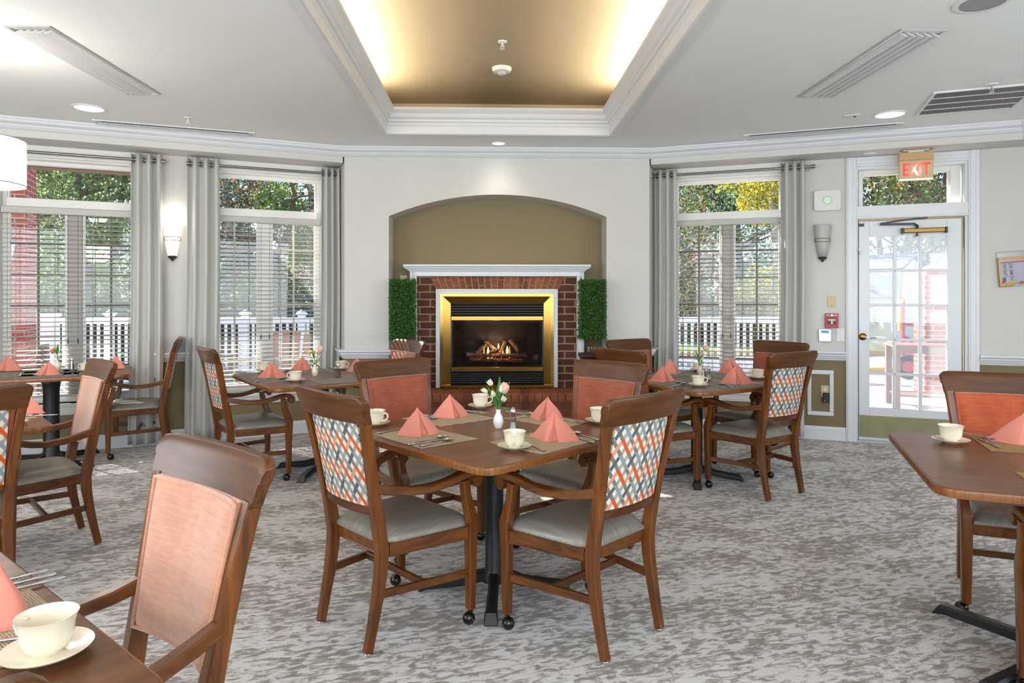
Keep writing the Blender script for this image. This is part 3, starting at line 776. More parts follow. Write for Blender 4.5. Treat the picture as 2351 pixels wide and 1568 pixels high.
# plates
def plate(name, x, z, w_, h_, mat, label, cat, th=.008):
    r = wthing(name, 1, x, z, label, cat)
    b = MB(); b.box(-w_ / 2, w_ / 2, -th, 0, -h_ / 2, h_ / 2); link('cover', b, mat, r, bevel=.002)
    for s in (-1, 1): b = MB(); b.lathe([(0, 0), (.003, 0), (.003, .001), (0, .001)], 8, m=Matrix.Translation((0, -th, s * h_ * .4)) @ rotx); link('screw', b, 'dark', r)
    return r
plate('blank_wall_plate', 1.661, 1.305, .07, .105, 'beige', 'beige blank wall plate above the red fire alarm', 'wall plate')
plate('blank_wall_plate', 1.738, .99, .07, .12, 'plastic', 'off-white blank wall plate right of the alarm keypad', 'wall plate')
fa = wthing('fire_alarm_pull', 1, 1.661, 1.124, 'red fire alarm pull station on the wall by the door', 'fire alarm')
b = MB(); b.box(-.057, .057, -.03, 0, -.068, .068); link('housing', b, 'red', fa, bevel=.004)
b = MB(); b.box(-.04, .04, -.034, -.03, -.038, .03); link('recess', b, plain('dark_red', '#6d0c14', .4), fa)
b = MB(); b.box(-.033, .033, -.042, -.034, .0, .016).box(-.008, .008, -.044, -.034, -.03, .0); link('pull_handle', b, 'plastic', fa, bevel=.002)
b = text_mesh('FIRE    ALARM', .016, Matrix.Translation((0, -.031, .051)) @ UP, .95, .0006, .0004); link('lettering', b, 'plastic', fa, smooth=0)
b = text_mesh('PULL DOWN', .0095, Matrix.Translation((0, -.0426, .008)) @ UP, 1, .0004, .0003); link('handle_lettering', b, 'red', fa, smooth=0)
b = MB(); b.lathe([(.006, 0), (.009, 0), (.009, .003), (.006, .003)], 16, m=Matrix.Translation((0, -.031, .051)) @ rotx); link('key_lock', b, 'chrome', fa)
kp = wthing('alarm_keypad', 1, 1.604, .985, 'small grey alarm keypad with lit keys under the fire alarm', 'keypad')
b = MB(); b.box(-.055, .055, -.022, 0, -.06, .06); link('housing', b, 'alu', kp, bevel=.004)
b = MB(); b.box(-.034, .034, -.024, -.022, .022, .046); link('display', b, 'lcd', kp)
b = MB()
for i in range(4):
    for j in range(4): b.box(-.038 + i * .022, -.028 + i * .022, -.0245, -.022, -.048 + j * .017, -.041 + j * .017)
link('keys', b, 'keys', kp)
fr = wthing('wainscot_panel_moulding', 1, 1.565, .44, 'white rectangular panel moulding on the olive wall', 'moulding')
b = MB()
for (a, c, d_, e_) in ((-.115, .115, .175, .215), (-.115, .115, -.215, -.175), (-.115, -.078, -.175, .175), (.078, .115, -.175, .175)):
    b.box(a, c, -.014, 0, d_, e_)
link('frame', b, 'white', fr, bevel=.006)
ou = wthing('wall_outlet', 1, 1.605, .455, 'beige wall outlet inside the white panel moulding', 'outlet')
b = MB(); b.box(-.035, .035, -.006, 0, -.057, .057); link('cover', b, 'beige', ou, bevel=.002)
b = MB()
for s in (.02,): b.lathe([(0, 0), (.016, 0), (.016, .002), (0, .002)], 16, m=Matrix.Translation((0, -.006, s)) @ rotx)
for x in (-.006, .006): b.box(x - .0015, x + .0015, -.0085, -.006, .02, .03)
link('socket', b, 'plastic', ou)
ad = wthing('power_adapter', 1, 1.612, .40, 'black plug-in adapter with a red light in the outlet', 'adapter', .007)
b = MB(); b.box(-.026, .026, -.04, 0, -.045, .045); link('body', b, 'black', ad, bevel=.005)
b = MB(); b.ball((-.014, -.041, -.03), .004, 8); link('indicator_light', b, 'ledred', ad)
# outlet in niche, above topiary
ob = empty('wall_outlet', aty(927, 645, YB), 0, 'beige outlet on the olive niche wall above the left topiary', 'outlet')
b = MB(); b.box(-.035, .035, -.006, 0, -.057, .057).box(-.018, .018, -.008, -.006, .008, .04).box(-.018, .018, -.008, -.006, -.04, -.008); link('cover', b, 'beige', ob, bevel=.002)
# rescue kit pouch
kt = wthing('rescue_kit_pouch', 1, 3.10, 1.59, 'clear pouch of a rescue kit hung on the wall at right edge', 'kit')
rk = Matrix.Rotation(R(-4), 4, 'Y')
b = MB(); b.box(-.115, .115, -.03, -.004, -.125, .1, rk); link('booklet', b, plain('kit_print', '#b9b2c2', .5, .25, 14), kt, bevel=.006)
b = MB(); b.box(-.118, .118, -.033, -.005, .085, .105, rk).box(-.12, -.108, -.033, -.005, -.13, .1, rk).box(-.12, -.02, -.034, -.005, -.145, -.125, rk); b.sweep([rk @ Vector(p) for p in ((-.08, -.04, -.14), (-.05, -.045, -.12), (-.01, -.045, -.11))], .008, .016, (0, 1, 0)); link('yellow_edging', b, 'yellow', kt, bevel=.002)
b = MB(); b.box(-.105, .115, -.0315, -.03, .055, .066, rk).box(-.108, -.085, -.0315, -.03, -.125, -.1, rk).box(.02, .115, -.0315, -.03, -.13, -.11, rk); link('red_band', b, 'red', kt)
b = MB(); b.box(-.100, -.074, -.0315, -.03, -.112, -.07, rk); link('black_print', b, 'black', kt)
vert = Matrix.Translation((0, -.0325, 0)) @ rk @ Matrix.Rotation(-PI / 2, 4, 'Y') @ UP
b = text_mesh('LIFEVAC', .034, rk @ Matrix.Translation((-.075, -.0325, .0)) @ Matrix.Rotation(-PI / 2, 4, 'Y') @ UP, 1, .0005, .0003); link('lettering', b, 'black', kt, smooth=0)
b = text_mesh('HOME KIT', .034, rk @ Matrix.Translation((-.030, -.0325, -.02)) @ Matrix.Rotation(-PI / 2, 4, 'Y') @ UP, 1, .0005, .0003); link('lettering', b, plain('dark_violet', '#3a2440', .5), kt, smooth=0)
b = MB(); b.box(-.13, .13, -.036, -.002, -.15, .155, rk); link('clear_bag', b, 'film', kt, bevel=.008)
# soffit plate
sp = empty('soffit_sensor_plate', toworld(1, 1.96, -.17, ZS), -A22, 'small rectangular plate on the soffit left of the exit sign', 'sensor plate')
b = MB(); b.box(-.05, .05, -.03, .03, -.008, 0); link('cover', b, 'plastic', sp, bevel=.002)

# ------------------------------------------------------------------ ceiling fittings
def louver(cx, cy, rz, L, Wd, label, nb=5, cat='ceiling diffuser'):
    r = empty('linear_ceiling_diffuser', (cx, cy, ZC), rz, label, cat)
    b = MB(); e = .018
    b.box(-L / 2, L / 2, -Wd / 2, -Wd / 2 + e, -.008, 0).box(-L / 2, L / 2, Wd / 2 - e, Wd / 2, -.008, 0).box(-L / 2, -L / 2 + e, -Wd / 2 + e, Wd / 2 - e, -.008, 0).box(L / 2 - e, L / 2, -Wd / 2 + e, Wd / 2 - e, -.008, 0)
    link('frame', b, 'alu' if nb == 5 else 'white', r)
    b = MB(); pitch = (Wd - 2 * e) / nb
    for k in range(nb):
        y = -Wd / 2 + e + pitch * (k + .5); m = Matrix.Translation((0, y, -.012)) @ Matrix.Rotation(R(24), 4, 'X')
        b.box(-L / 2 + .05, L / 2 - .05, -pitch * .56, pitch * .56, -.002, .002, m)
    link('fins', b, 'white', r)
    b = MB(); b.box(-L / 2 + e, L / 2 - e, -Wd / 2 + e, Wd / 2 - e, -.004, -.001); link('backing', b, 'alu', r)
louver(-2.46, 4.3, -PI / 2, 1.22, .24, 'long white louvred ceiling diffuser above the left tables')
louver(2.34, 4.2, PI / 2, 1.24, .26, 'long white louvred ceiling diffuser on the right of the tray')
p = (at(215, 279, ZC) + at(585, 307, ZC)) / 2
louver(p.x, p.y, A22 * .85, 1.24, .13, 'slim ceiling diffuser along the crown over the left windows', 3)
louver(2.86, 5.80, -A22, 1.26, .14, 'slim ceiling diffuser along the crown over right window and door', 3)
def downlight(x, y, rad, label):
    r = empty('recessed_downlight', (x, y, ZC), 0, label, 'ceiling light', 'round recessed downlights')
    b = MB(); b.lathe([(rad * .82, -.001), (rad * .84, -.006), (rad, -.006), (rad, 0), (rad * .82, 0)], 32); link('trim_ring', b, 'white', r)
    b = MB(); b.lathe([(0, -.001), (rad * .4, -.0015), (rad * .83, -.003)], 32); link('lens', b, 'lens', r)
    lamp('downlight_bulb', 'SPOT', (x, y, ZC - .03), 22 if rad > .1 else 7, (1, .93, .82), look=(0, 0, -1), spot_size=R(105), spot_blend=.8, shadow_soft_size=rad * .8)
downlight(-3.06, 5.29, .12, 'round downlight on the left beside the long diffuser')
downlight(3.16, 5.27, .125, 'round downlight on the right beside the dark air grille')
downlight(.08, 6.38, .07, 'small round downlight in front of the fireplace arch')
lamp('arch_wash_bulb', 'SPOT', (.08, 6.38, ZC - .02), 3, (1, .95, .9), look=(0, .12, -1), spot_size=R(150), spot_blend=1, shadow_soft_size=.05)
r = empty('ceiling_speaker', (2.41, 3.25, ZC), 0, 'round grey ceiling speaker in the top right corner', 'speaker')
b = MB(); b.lathe([(.1, -.004), (.12, -.006), (.128, -.003), (.128, 0), (.1, 0)], 32); link('trim_ring', b, 'white', r)
b = MB(); b.lathe([(0, -.003), (.1, -.003)], 32); link('grille', b, 'grey', r)
def sprinkler(x, y, z, label, s=1.0):
    r = empty('fire_sprinkler', (x, y, z), 0, label, 'sprinkler')
    b = MB(); b.lathe([(0, 0), (.034 * s, 0), (.032 * s, -.006), (.012 * s, -.009), (0, -.009)], 20); link('escutcheon', b, 'white', r)
    b = MB(); b.cyl((0, 0, -.005), (0, 0, -.035), .006, 8); b.tube([(-.011, 0, -.03), (-.012, 0, -.042), (0, 0, -.052), (.012, 0, -.042), (.011, 0, -.03)], .003, 6)
    b.lathe([(0, -.052), (.018, -.052), (.018, -.055), (0, -.055)], 16); link('sprinkler_head', b, 'chrome' if s > 1 else 'white', r)
sprinkler(-2.43, 5.55, ZC, 'white fire sprinkler over the left windows'); sprinkler(3.4, 4.5, ZC, 'chrome fire sprinkler beside the dark air grille', 1.1); sprinkler(.09, 4.93, ZT, 'fire sprinkler inside the tan ceiling tray')
sprinkler(3.78, 3.9, ZC, 'white fire sprinkler at the right edge of the ceiling')
r = empty('smoke_detector', (.095, 5.5, ZT), 0, 'round white smoke detector inside the tan ceiling tray', 'smoke detector')
b = MB(); b.lathe([(0, 0), (.08, 0), (.08, -.012), (.07, -.032), (.06, -.036), (.035, -.038), (.033, -.05), (.02, -.056), (0, -.056)], 32); link('housing', b, 'plastic', r)
b = MB()
for k in range(10):
    a = 2 * PI * k / 10; b.box(-.007, .007, -.0005, .0005, -.0025, .0025, Matrix.Translation((.0335 * math.cos(a), .0335 * math.sin(a), -.045)) @ Matrix.Rotation(a + PI / 2, 4, 'Z'))
link('vents', b, 'grey', r)
r = empty('motion_sensor', (2.88, 5.32, ZC), -A22, 'small flat ceiling sensor beside the right downlight', 'sensor')
b = MB(); b.box(-.06, .06, -.045, .045, -.006, 0); link('plate', b, 'white', r, bevel=.002)
b = MB(); b.ball((.02, 0, -.008), .008, 8); link('eye', b, 'dark', r)
g0, g1, g2 = Vector((3.13, 4.69, 0)), Vector((3.39, 5.28, 0)), Vector((3.96, 5.03, 0))
gc = (g0 + g2) / 2; r = empty('return_air_grille', (gc.x, gc.y, ZC), -A22, 'dark square return air grille in the ceiling at right', 'air grille')
b = MB(); q = .325
b.box(-q, q, -q, -q + .02, -.01, 0).box(-q, q, q - .02, q, -.01, 0).box(-q, -q + .02, -q + .02, q - .02, -.01, 0).box(q - .02, q, -q + .02, q - .02, -.01, 0)
for k in range(1, 4): b.box(-q + .02, q - .02, -q + 2 * q * k / 4 - .006, -q + 2 * q * k / 4 + .006, -.01, -.004)
link('frame', b, 'white', r)
b = MB()
for k in range(44):
    x = -q + .028 + (2 * q - .056) * k / 43; b.box(-.005, .005, -q + .02, q - .02, -.0006, .0006, Matrix.Translation((x, 0, -.005)) @ Matrix.Rotation(R(50), 4, 'Y'))
link('fins', b, 'grey', r)
b = MB(); b.box(-q + .02, q - .02, -q + .02, q - .02, -.001, 0); link('dark_backing', b, 'black', r)
# pendant with drum shade, partly cut by the left edge of the frame
d_ = 3.75; u_ = (-67 - 1175.5) / F * d_; px_, py_ = u_ * CS + d_ * SN, -u_ * SN + d_ * CS
r = empty('drum_pendant_lamp', (px_, py_, 1.975), 0, 'white drum pendant lamp glowing at the top left edge', 'lamp')
b = MB(); b.lathe([(.25, 0), (.25, .25)], 48); link('lamp_shade', b, 'drum', r, smooth=60, solid=.004)
b = MB()
for z in (0, .25): b.tube([(.251 * math.cos(2 * PI * k / 48), .251 * math.sin(2 * PI * k / 48), z) for k in range(48)], .003, 6, closed=True)
link('rim', b, 'grey', r)
b = MB(); b.lathe([(0, .03), (.243, .03), (.243, .034), (0, .034)], 48); link('diffuser', b, 'drum', r)
b = MB(); b.cyl((0, 0, .1), (0, 0, ZC - 1.975), .006, 8); b.lathe([(0, ZC - 1.975 - .03), (.05, ZC - 1.975 - .025), (.06, ZC - 1.975), (0, ZC - 1.975)], 20); link('stem', b, 'steel', r)
lamp('pendant_bulb', 'POINT', (px_, py_, 1.9), 14, (1, .95, .87), shadow_soft_size=.15)
lamp('pendant_bulb_up', 'POINT', (px_, py_, 2.32), 10, (1, .95, .87), shadow_soft_size=.1)

# ------------------------------------------------------------------ fireplace
BY = 6.74
bxL, bxR = aty(958, 640, BY).x, aty(1323, 640, BY).x; bzT = 1.55; HZ = .445
fp = empty('brick_fireplace', (0, 0, 0), 0, 'brown brick fireplace surround with orange brick lintel inside the arch', 'fireplace')
fx0, fx1 = aty(1001, 700, BY).x, aty(1280, 700, BY).x; fzT = aty(1140, 663.5, BY).z
b = MB(); b.box(bxL, fx0 + .03, BY, YB - .004, HZ, bzT).box(fx1 - .03, bxR, BY, YB - .004, HZ, bzT).box(fx0 + .03, fx1 - .03, BY, YB - .004, fzT - .02, bzT)
link('brick_face', b, 'brick', fp, smooth=0)
# splayed soldier lintel
b = MB(); lx0, lx1 = aty(1001, 650, BY).x, aty(1283, 650, BY).x; N = 20
zb0, zt0 = fzT + .002, bzT - .003
for k in range(N):
    def X(t, top): c = (lx0 + lx1) / 2; h = (lx1 - lx0) / 2 + (.055 if top else 0); return c - h + 2 * h * t
    t0, t1 = k / N + .004, (k + 1) / N - .004; zm = zb0 + (zt0 - zb0) * (.30 if k % 2 else .72)
    for (za, zb_) in ((zb0, zm - .003), (zm + .003, zt0)):
        fa_ = (za - zb0) / (zt0 - zb0); fb_ = (zb_ - zb0) / (zt0 - zb0)
        L_ = lambda t, f: X(t, 0) * (1 - f) + X(t, 1) * f
        b.prism([(L_(t0, fa_), za), (L_(t1, fa_), za), (L_(t1, fb_), zb_), (L_(t0, fb_), zb_)], BY - .012, BY + .02, 'xz')
link('lintel_bricks', b, 'brickl', fp, bevel=.002)
b = MB(); c_ = (lx0 + lx1) / 2; h_ = (lx1 - lx0) / 2
b.prism([(c_ - h_, zb0), (c_ + h_, zb0), (c_ + h_ + .055, zt0), (c_ - h_ - .055, zt0)], BY - .008, BY + .01, 'xz'); link('lintel_mortar', b, 'mortar', fp)
# hearth
HY = 6.38; hx0, hx1 = -.975, 1.135
he = empty('raised_hearth', (0, 0, 0), 0, 'raised red brick hearth below the gas fire', 'hearth')
b = MB(); b.box(hx0 + .01, hx1 - .01, HY + .012, BY, 0, HZ - .006); link('hearth_core', b, 'mortar', he)
b = MB(); x = hx0; zc0 = HZ - .085
while x < hx1 - .02:
    x2 = min(x + .0735 - .008, hx1)
    yz = [(HY - .012, zc0), (HY - .018, zc0 + .03), (HY - .012, HZ - .02), (HY + .004, HZ - .003), (HY + .03, HZ), (HY + .19, HZ), (HY + .19, zc0)]
    b.prism(yz, x, x2, 'yz')
    b.box(x, x2, HY + .2, BY, zc0, HZ); x += .0735
link('hearth_cap_bricks', b, 'brickl', he, bevel=.003)
b = MB(); row = 0; z = zc0 - .0735
while z > -.03:
    x = hx0 - (.1 if row % 2 else 0)
    while x < hx1:
        a, c = max(x, hx0), min(x + .197, hx1)
        if c - a > .02: b.box(a, c, HY, HY + .09, max(z, .002), z + .066)
        x += .205
    z -= .0735; row += 1
link('hearth_front_bricks', b, 'brickd', he, bevel=.002)
# gas insert
gi = empty('gas_fire_insert', (0, BY, 0), 0, 'lit gas fire insert with polished brass frame and black louvres', 'gas fire')
ix0, ix1 = aty(1011, 700, BY).x, aty(1270, 700, BY).x; iz = aty(1140, 674, BY).z; ib = HZ + .005
b = MB()
for (a, c, d0, d1) in ((fx0, ix0, ib, fzT), (ix1, fx1, ib, fzT), (ix0, ix1, iz, fzT)): b.box(a, c, -.03, .02, d0, d1)
for (a, c, d0, d1) in ((fx0, fx0 + .018, ib, fzT), (fx1 - .018, fx1, ib, fzT), (fx0 + .018, fx1 - .018, fzT - .018, fzT)): b.box(a, c, -.038, -.03, d0, d1)
link('white_outer_trim', b, 'white', gi, bevel=.003)
jx0, jx1 = aty(1035, 700, BY).x, aty(1248, 700, BY).x; jz = aty(1140, 697, BY).z; jb = aty(1140, 882, BY).z
# bevelled brass: flat outer band then slope inward
b = MB()
def quadprism(p, y):  # p: 4 corner (x,z)
    b.add([(q[0], y[i], q[1]) for i, q in enumerate(p)], [(0, 1, 2, 3)])
o_ = (ix0, ix1, ib, iz); m_ = (ix0 + .028, ix1 - .028, ib + .002, iz - .028); n_ = (jx0, jx1, jb, jz)
def ringf(A, B_, ya, yb_):
    for (p, q) in (((A[0], A[2]), (A[0], A[3])), ((A[0], A[3]), (A[1], A[3])), ((A[1], A[3]), (A[1], A[2]))):
        mp = lambda t: (B_[0] if t[0] == A[0] else B_[1], B_[2] if t[1] == A[2] else B_[3])
        quadprism([p, q, mp(q), mp(p)], [ya, ya, yb_, yb_])
ringf(o_, m_, -.042, -.042); ringf(m_, n_, -.042, -.012); ringf(o_, o_, -.042, 0)
b.box(ix0, ix1, -.05, -.01, ib, jb - .004)
link('brass_frame', b, 'brass', gi, smooth=0)
gz = lambda py: aty(1140, py, BY).z
def louvpan(z0, z1, n):
    b = MB(); b.box(jx0, jx1, .02, .03, z0, z1)
    for k in range(n):
        z = z0 + (z1 - z0) * (k + .5) / n; b.box(jx0, jx1, -.012, .012, -.0035, .0035, Matrix.Translation((0, .002, z)) @ Matrix.Rotation(R(-28), 4, 'X'))
    link('louvre', b, 'black', gi)
louvpan(gz(726), jz, 5); louvpan(jb, gz(852.5), 6)
for a, c in ((735.5, 726), (852, 842.5)):
    b = MB(); b.box(jx0 + .004, jx1 - .004, -.02, .01, gz(a), gz(c)); link('brass_bar', b, 'brass', gi, bevel=.003)
z0, z1 = gz(842.5), gz(735.5)
b = MB(); yb_ = .17
b.box(jx0, jx1, yb_, yb_ + .006, z0, z1).box(jx0, jx0 + .03, 0, yb_, z0, z1).box(jx1 - .03, jx1, 0, yb_, z0, z1).box(jx0, jx1, 0, yb_, z0, z0 + .02).box(jx0, jx1, 0, yb_, z1 - .02, z1)
link('firebox', b, plain('sooty_firebox', '#2b221d', .8, .3, 10), gi)
b = MB(); b.box(jx0 + .012, jx1 - .012, -.003, 0, z0 + .005, z1 - .005); link('glass_front', b, 'fireglass', gi)
for a_ in (jx0, jx1 - .014): b = MB(); b.box(a_, a_ + .014, -.008, 0, z0, z1); link('glass_stile', b, 'black', gi)
def G(px, py, y): v = aty(px, py, BY + y); return Vector((v.x, y, v.z))
def logo(p, q, r0, r1, sd):
    b = MB(); rnd = random.Random(sd); n = 12; pts = []; rs = []
    for i in range(n + 1):
        t = i / n; v = p.lerp(q, t) + Vector((0, rnd.uniform(-.003, .003), rnd.uniform(-.004, .004))); pts.append(v); rs.append((r0 * (1 - t) + r1 * t) * rnd.uniform(.88, 1.1))
    b.tube(pts, rs, 12); link('ceramic_log', b, 'log', gi, smooth=60)
logo(G(1071, 815, .05), G(1208, 816, .07), .022, .024, 1); logo(G(1078, 826, .035), G(1200, 829, .035), .018, .022, 2)
logo(G(1092, 812, .05), G(1122, 786, .12), .024, .016, 3); logo(G(1113, 784, .12), G(1140, 806, .06), .018, .02, 4)
logo(G(1148, 812, .06), G(1160, 784, .12), .018, .02, 5); logo(G(1172, 781, .12), G(1192, 806, .05), .022, .024, 6); logo(G(1119, 816, .03), G(1137, 799, .06), .014, .012, 7)
b = MB()
rnd = random.Random(5)
for k in range(34):
    b.ball(G(rnd.uniform(1095, 1185), rnd.uniform(819, 825), rnd.uniform(.02, .06)), rnd.uniform(.002, .005), 6)
link('embers', b, 'ember', gi, smooth=60)
def flame(px, py, w, h, mat):
    b = MB(); c = G(px, py, .055); n = 10
    pts = [c + Vector((w * .3 * math.sin(3 * i / n), 0, h * i / n)) for i in range(n + 1)]
    rs = [max(.0006, w * math.sin(PI * min(.97, (i / n) ** .7 * .85 + .12))) for i in range(n + 1)]
    b.tube(pts, rs, 8); link('flame', b, mat, gi, smooth=80)
for f_ in ((1111, 813, .006, .07, 'flame'), (1120, 813, .012, .075, 'flamehot'), (1144, 801, .008, .055, 'flamehot'), (1164, 812, .013, .08, 'flamehot'), (1170, 822, .005, .12, 'flame'), (1120, 823, .009, .02, 'flamehot'), (1128, 823, .010, .018, 'flame'), (1154, 812, .007, .035, 'flame')): flame(*f_)
lamp('firelight', 'POINT', (G(1140, 800, .03).x, BY + .03, G(1140, 790, .03).z), 3.6, (1, .62, .34), shadow_soft_size=.05)
# mantel
mt = empty('mantelpiece', (0, 0, 0), 0, 'white moulded wooden mantelpiece over the brick surround', 'mantel')
mx0, mx1 = aty(925, 607, 6.58).x, aty(1357, 607, 6.58).x
zt = aty(1140, 607, 6.58).z
b = MB(); b.box(mx0, mx1, 6.58, YB, zt - .02, zt); link('shelf', b, 'white', mt, bevel=.005)
b = MB(); a0, a1 = aty(941, 615, BY - .05).x, aty(1341, 615, BY - .05).x
prof = [(-(BY - .05 - 6.62) , zt - .02)]
for (y, z, e) in ((6.60, zt - .02, .055), (6.615, zt - .03, .045), (6.64, zt - .038, .03), (6.655, zt - .052, .015), (6.665, zt - .062, .006)): pass
lev = [(6.60, .055, zt - .02, zt - .03), (6.615, .042, zt - .03, zt - .042), (6.64, .022, zt - .042, zt - .054), (6.66, .008, zt - .054, zt - .066)]
for (y, e, zt_, zb_) in lev: b.box(a0 - e, a1 + e, y, YB, zb_, zt_)
link('bed_moulding', b, 'white', mt, bevel=.004)
b = MB(); b.box(a0, a1, BY - .055, BY, bzT, zt - .066).box(a0, a1, BY - .062, BY - .055, bzT, bzT + .012); link('frieze', b, 'white', mt, bevel=.003)
for (p0, p1) in ((a0, bxL), (bxR, a1)):
    b = MB(); b.box(p0, p1, BY - .055, YB, HZ, bzT); s_ = .012
    b.box(p0 + s_, p1 - s_, BY - .062, BY - .055, HZ, bzT - .02); b.box(p0 - .004, p1 + .004, BY - .07, BY - .055, HZ, HZ + .09)
    link('pilaster', b, 'white', mt, bevel=.003)
for x in (a0 + .03, a1 - .03):
    b = MB(); b.tube([(x, BY - .07, zt - .07), (x, BY - .085, zt - .085), (x, BY - .08, zt - .12), (x, BY - .07, zt - .15), (x, BY - .078, zt - .165)], .006, 8); link('stocking_hook', b, 'white', mt)
# topiaries
def leafcloud(b, pts, size, rnd, bend=.25):
    for p in pts:
        n = Vector((rnd.uniform(-1, 1), rnd.uniform(-1, 1), rnd.uniform(-.6, 1))).normalized(); t = n.orthogonal().normalized()
        t = Matrix.Rotation(rnd.uniform(0, 2 * PI), 3, n) @ t; q = n.cross(t); s = size * rnd.uniform(.6, 1.25)
        b.add([p, p + t * s * .5 + q * s * .28 + n * s * .08, p + t * s, p + t * s * .5 - q * s * .28 + n * s * .08], [(0, 1, 2, 3)])
def topiary(px0, px1, label, y=6.50, pot=True):
    x0, x1 = aty(px0, 700, y).x, aty(px1, 700, y).x; cx = (x0 + x1) / 2
    t = empty('boxwood_topiary', (cx, y, HZ), 0, label, 'topiary', 'rectangular boxwood topiaries on the hearth')
    rnd = random.Random(px0); zb = .51; ztp = 1.055; w = (x1 - x0) / 2 - .012; dd = .085
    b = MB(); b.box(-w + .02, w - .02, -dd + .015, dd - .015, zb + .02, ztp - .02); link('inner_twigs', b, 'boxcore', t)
    pts = []
    for k in range(5200):
        f = rnd.random()
        if f < .55: p = (rnd.uniform(-w, w), -dd + abs(rnd.gauss(0, .012)), rnd.uniform(zb, ztp))
        elif f < .8: p = (rnd.choice((-1, 1)) * (w - abs(rnd.gauss(0, .012))), rnd.uniform(-dd, dd), rnd.uniform(zb, ztp))
        elif f < .95: p = (rnd.uniform(-w, w), rnd.uniform(-dd, dd), rnd.choice((zb, ztp)) + rnd.gauss(0, .008))
        else: p = (rnd.uniform(-w, w), dd, rnd.uniform(zb, ztp))
        pts.append(Vector(p))
    b = MB(); leafcloud(b, pts, .02, rnd); link('foliage', b, 'box', t, smooth=0)
    b = MB()
    for k in range(4):
        a = PI / 2 * k; b.tube([(.018 * math.cos(a + z * 9), .018 * math.sin(a + z * 9), z) for z in [.33 + .02 * i for i in range(11)]], .006, 6)
    link('twisted_stem', b, 'twig', t)
    b = MB(); b.lathe([(0, .0), (.105, 0), (.12, .02), (.115, .04), (.14, .30), (.15, .31), (.165, .335), (.165, .36), (.145, .362), (.14, .345), (0, .34)], 4, m=Matrix.Rotation(PI / 4, 4, 'Z'))
    link('planter', b, plain('dark_wood_planter', '#2c1712', .35), t, smooth=20, bevel=.004)
topiary(894, 957, 'rectangular boxwood topiary left of the fireplace'); topiary(1326, 1391, 'rectangular boxwood topiary right of the fireplace')

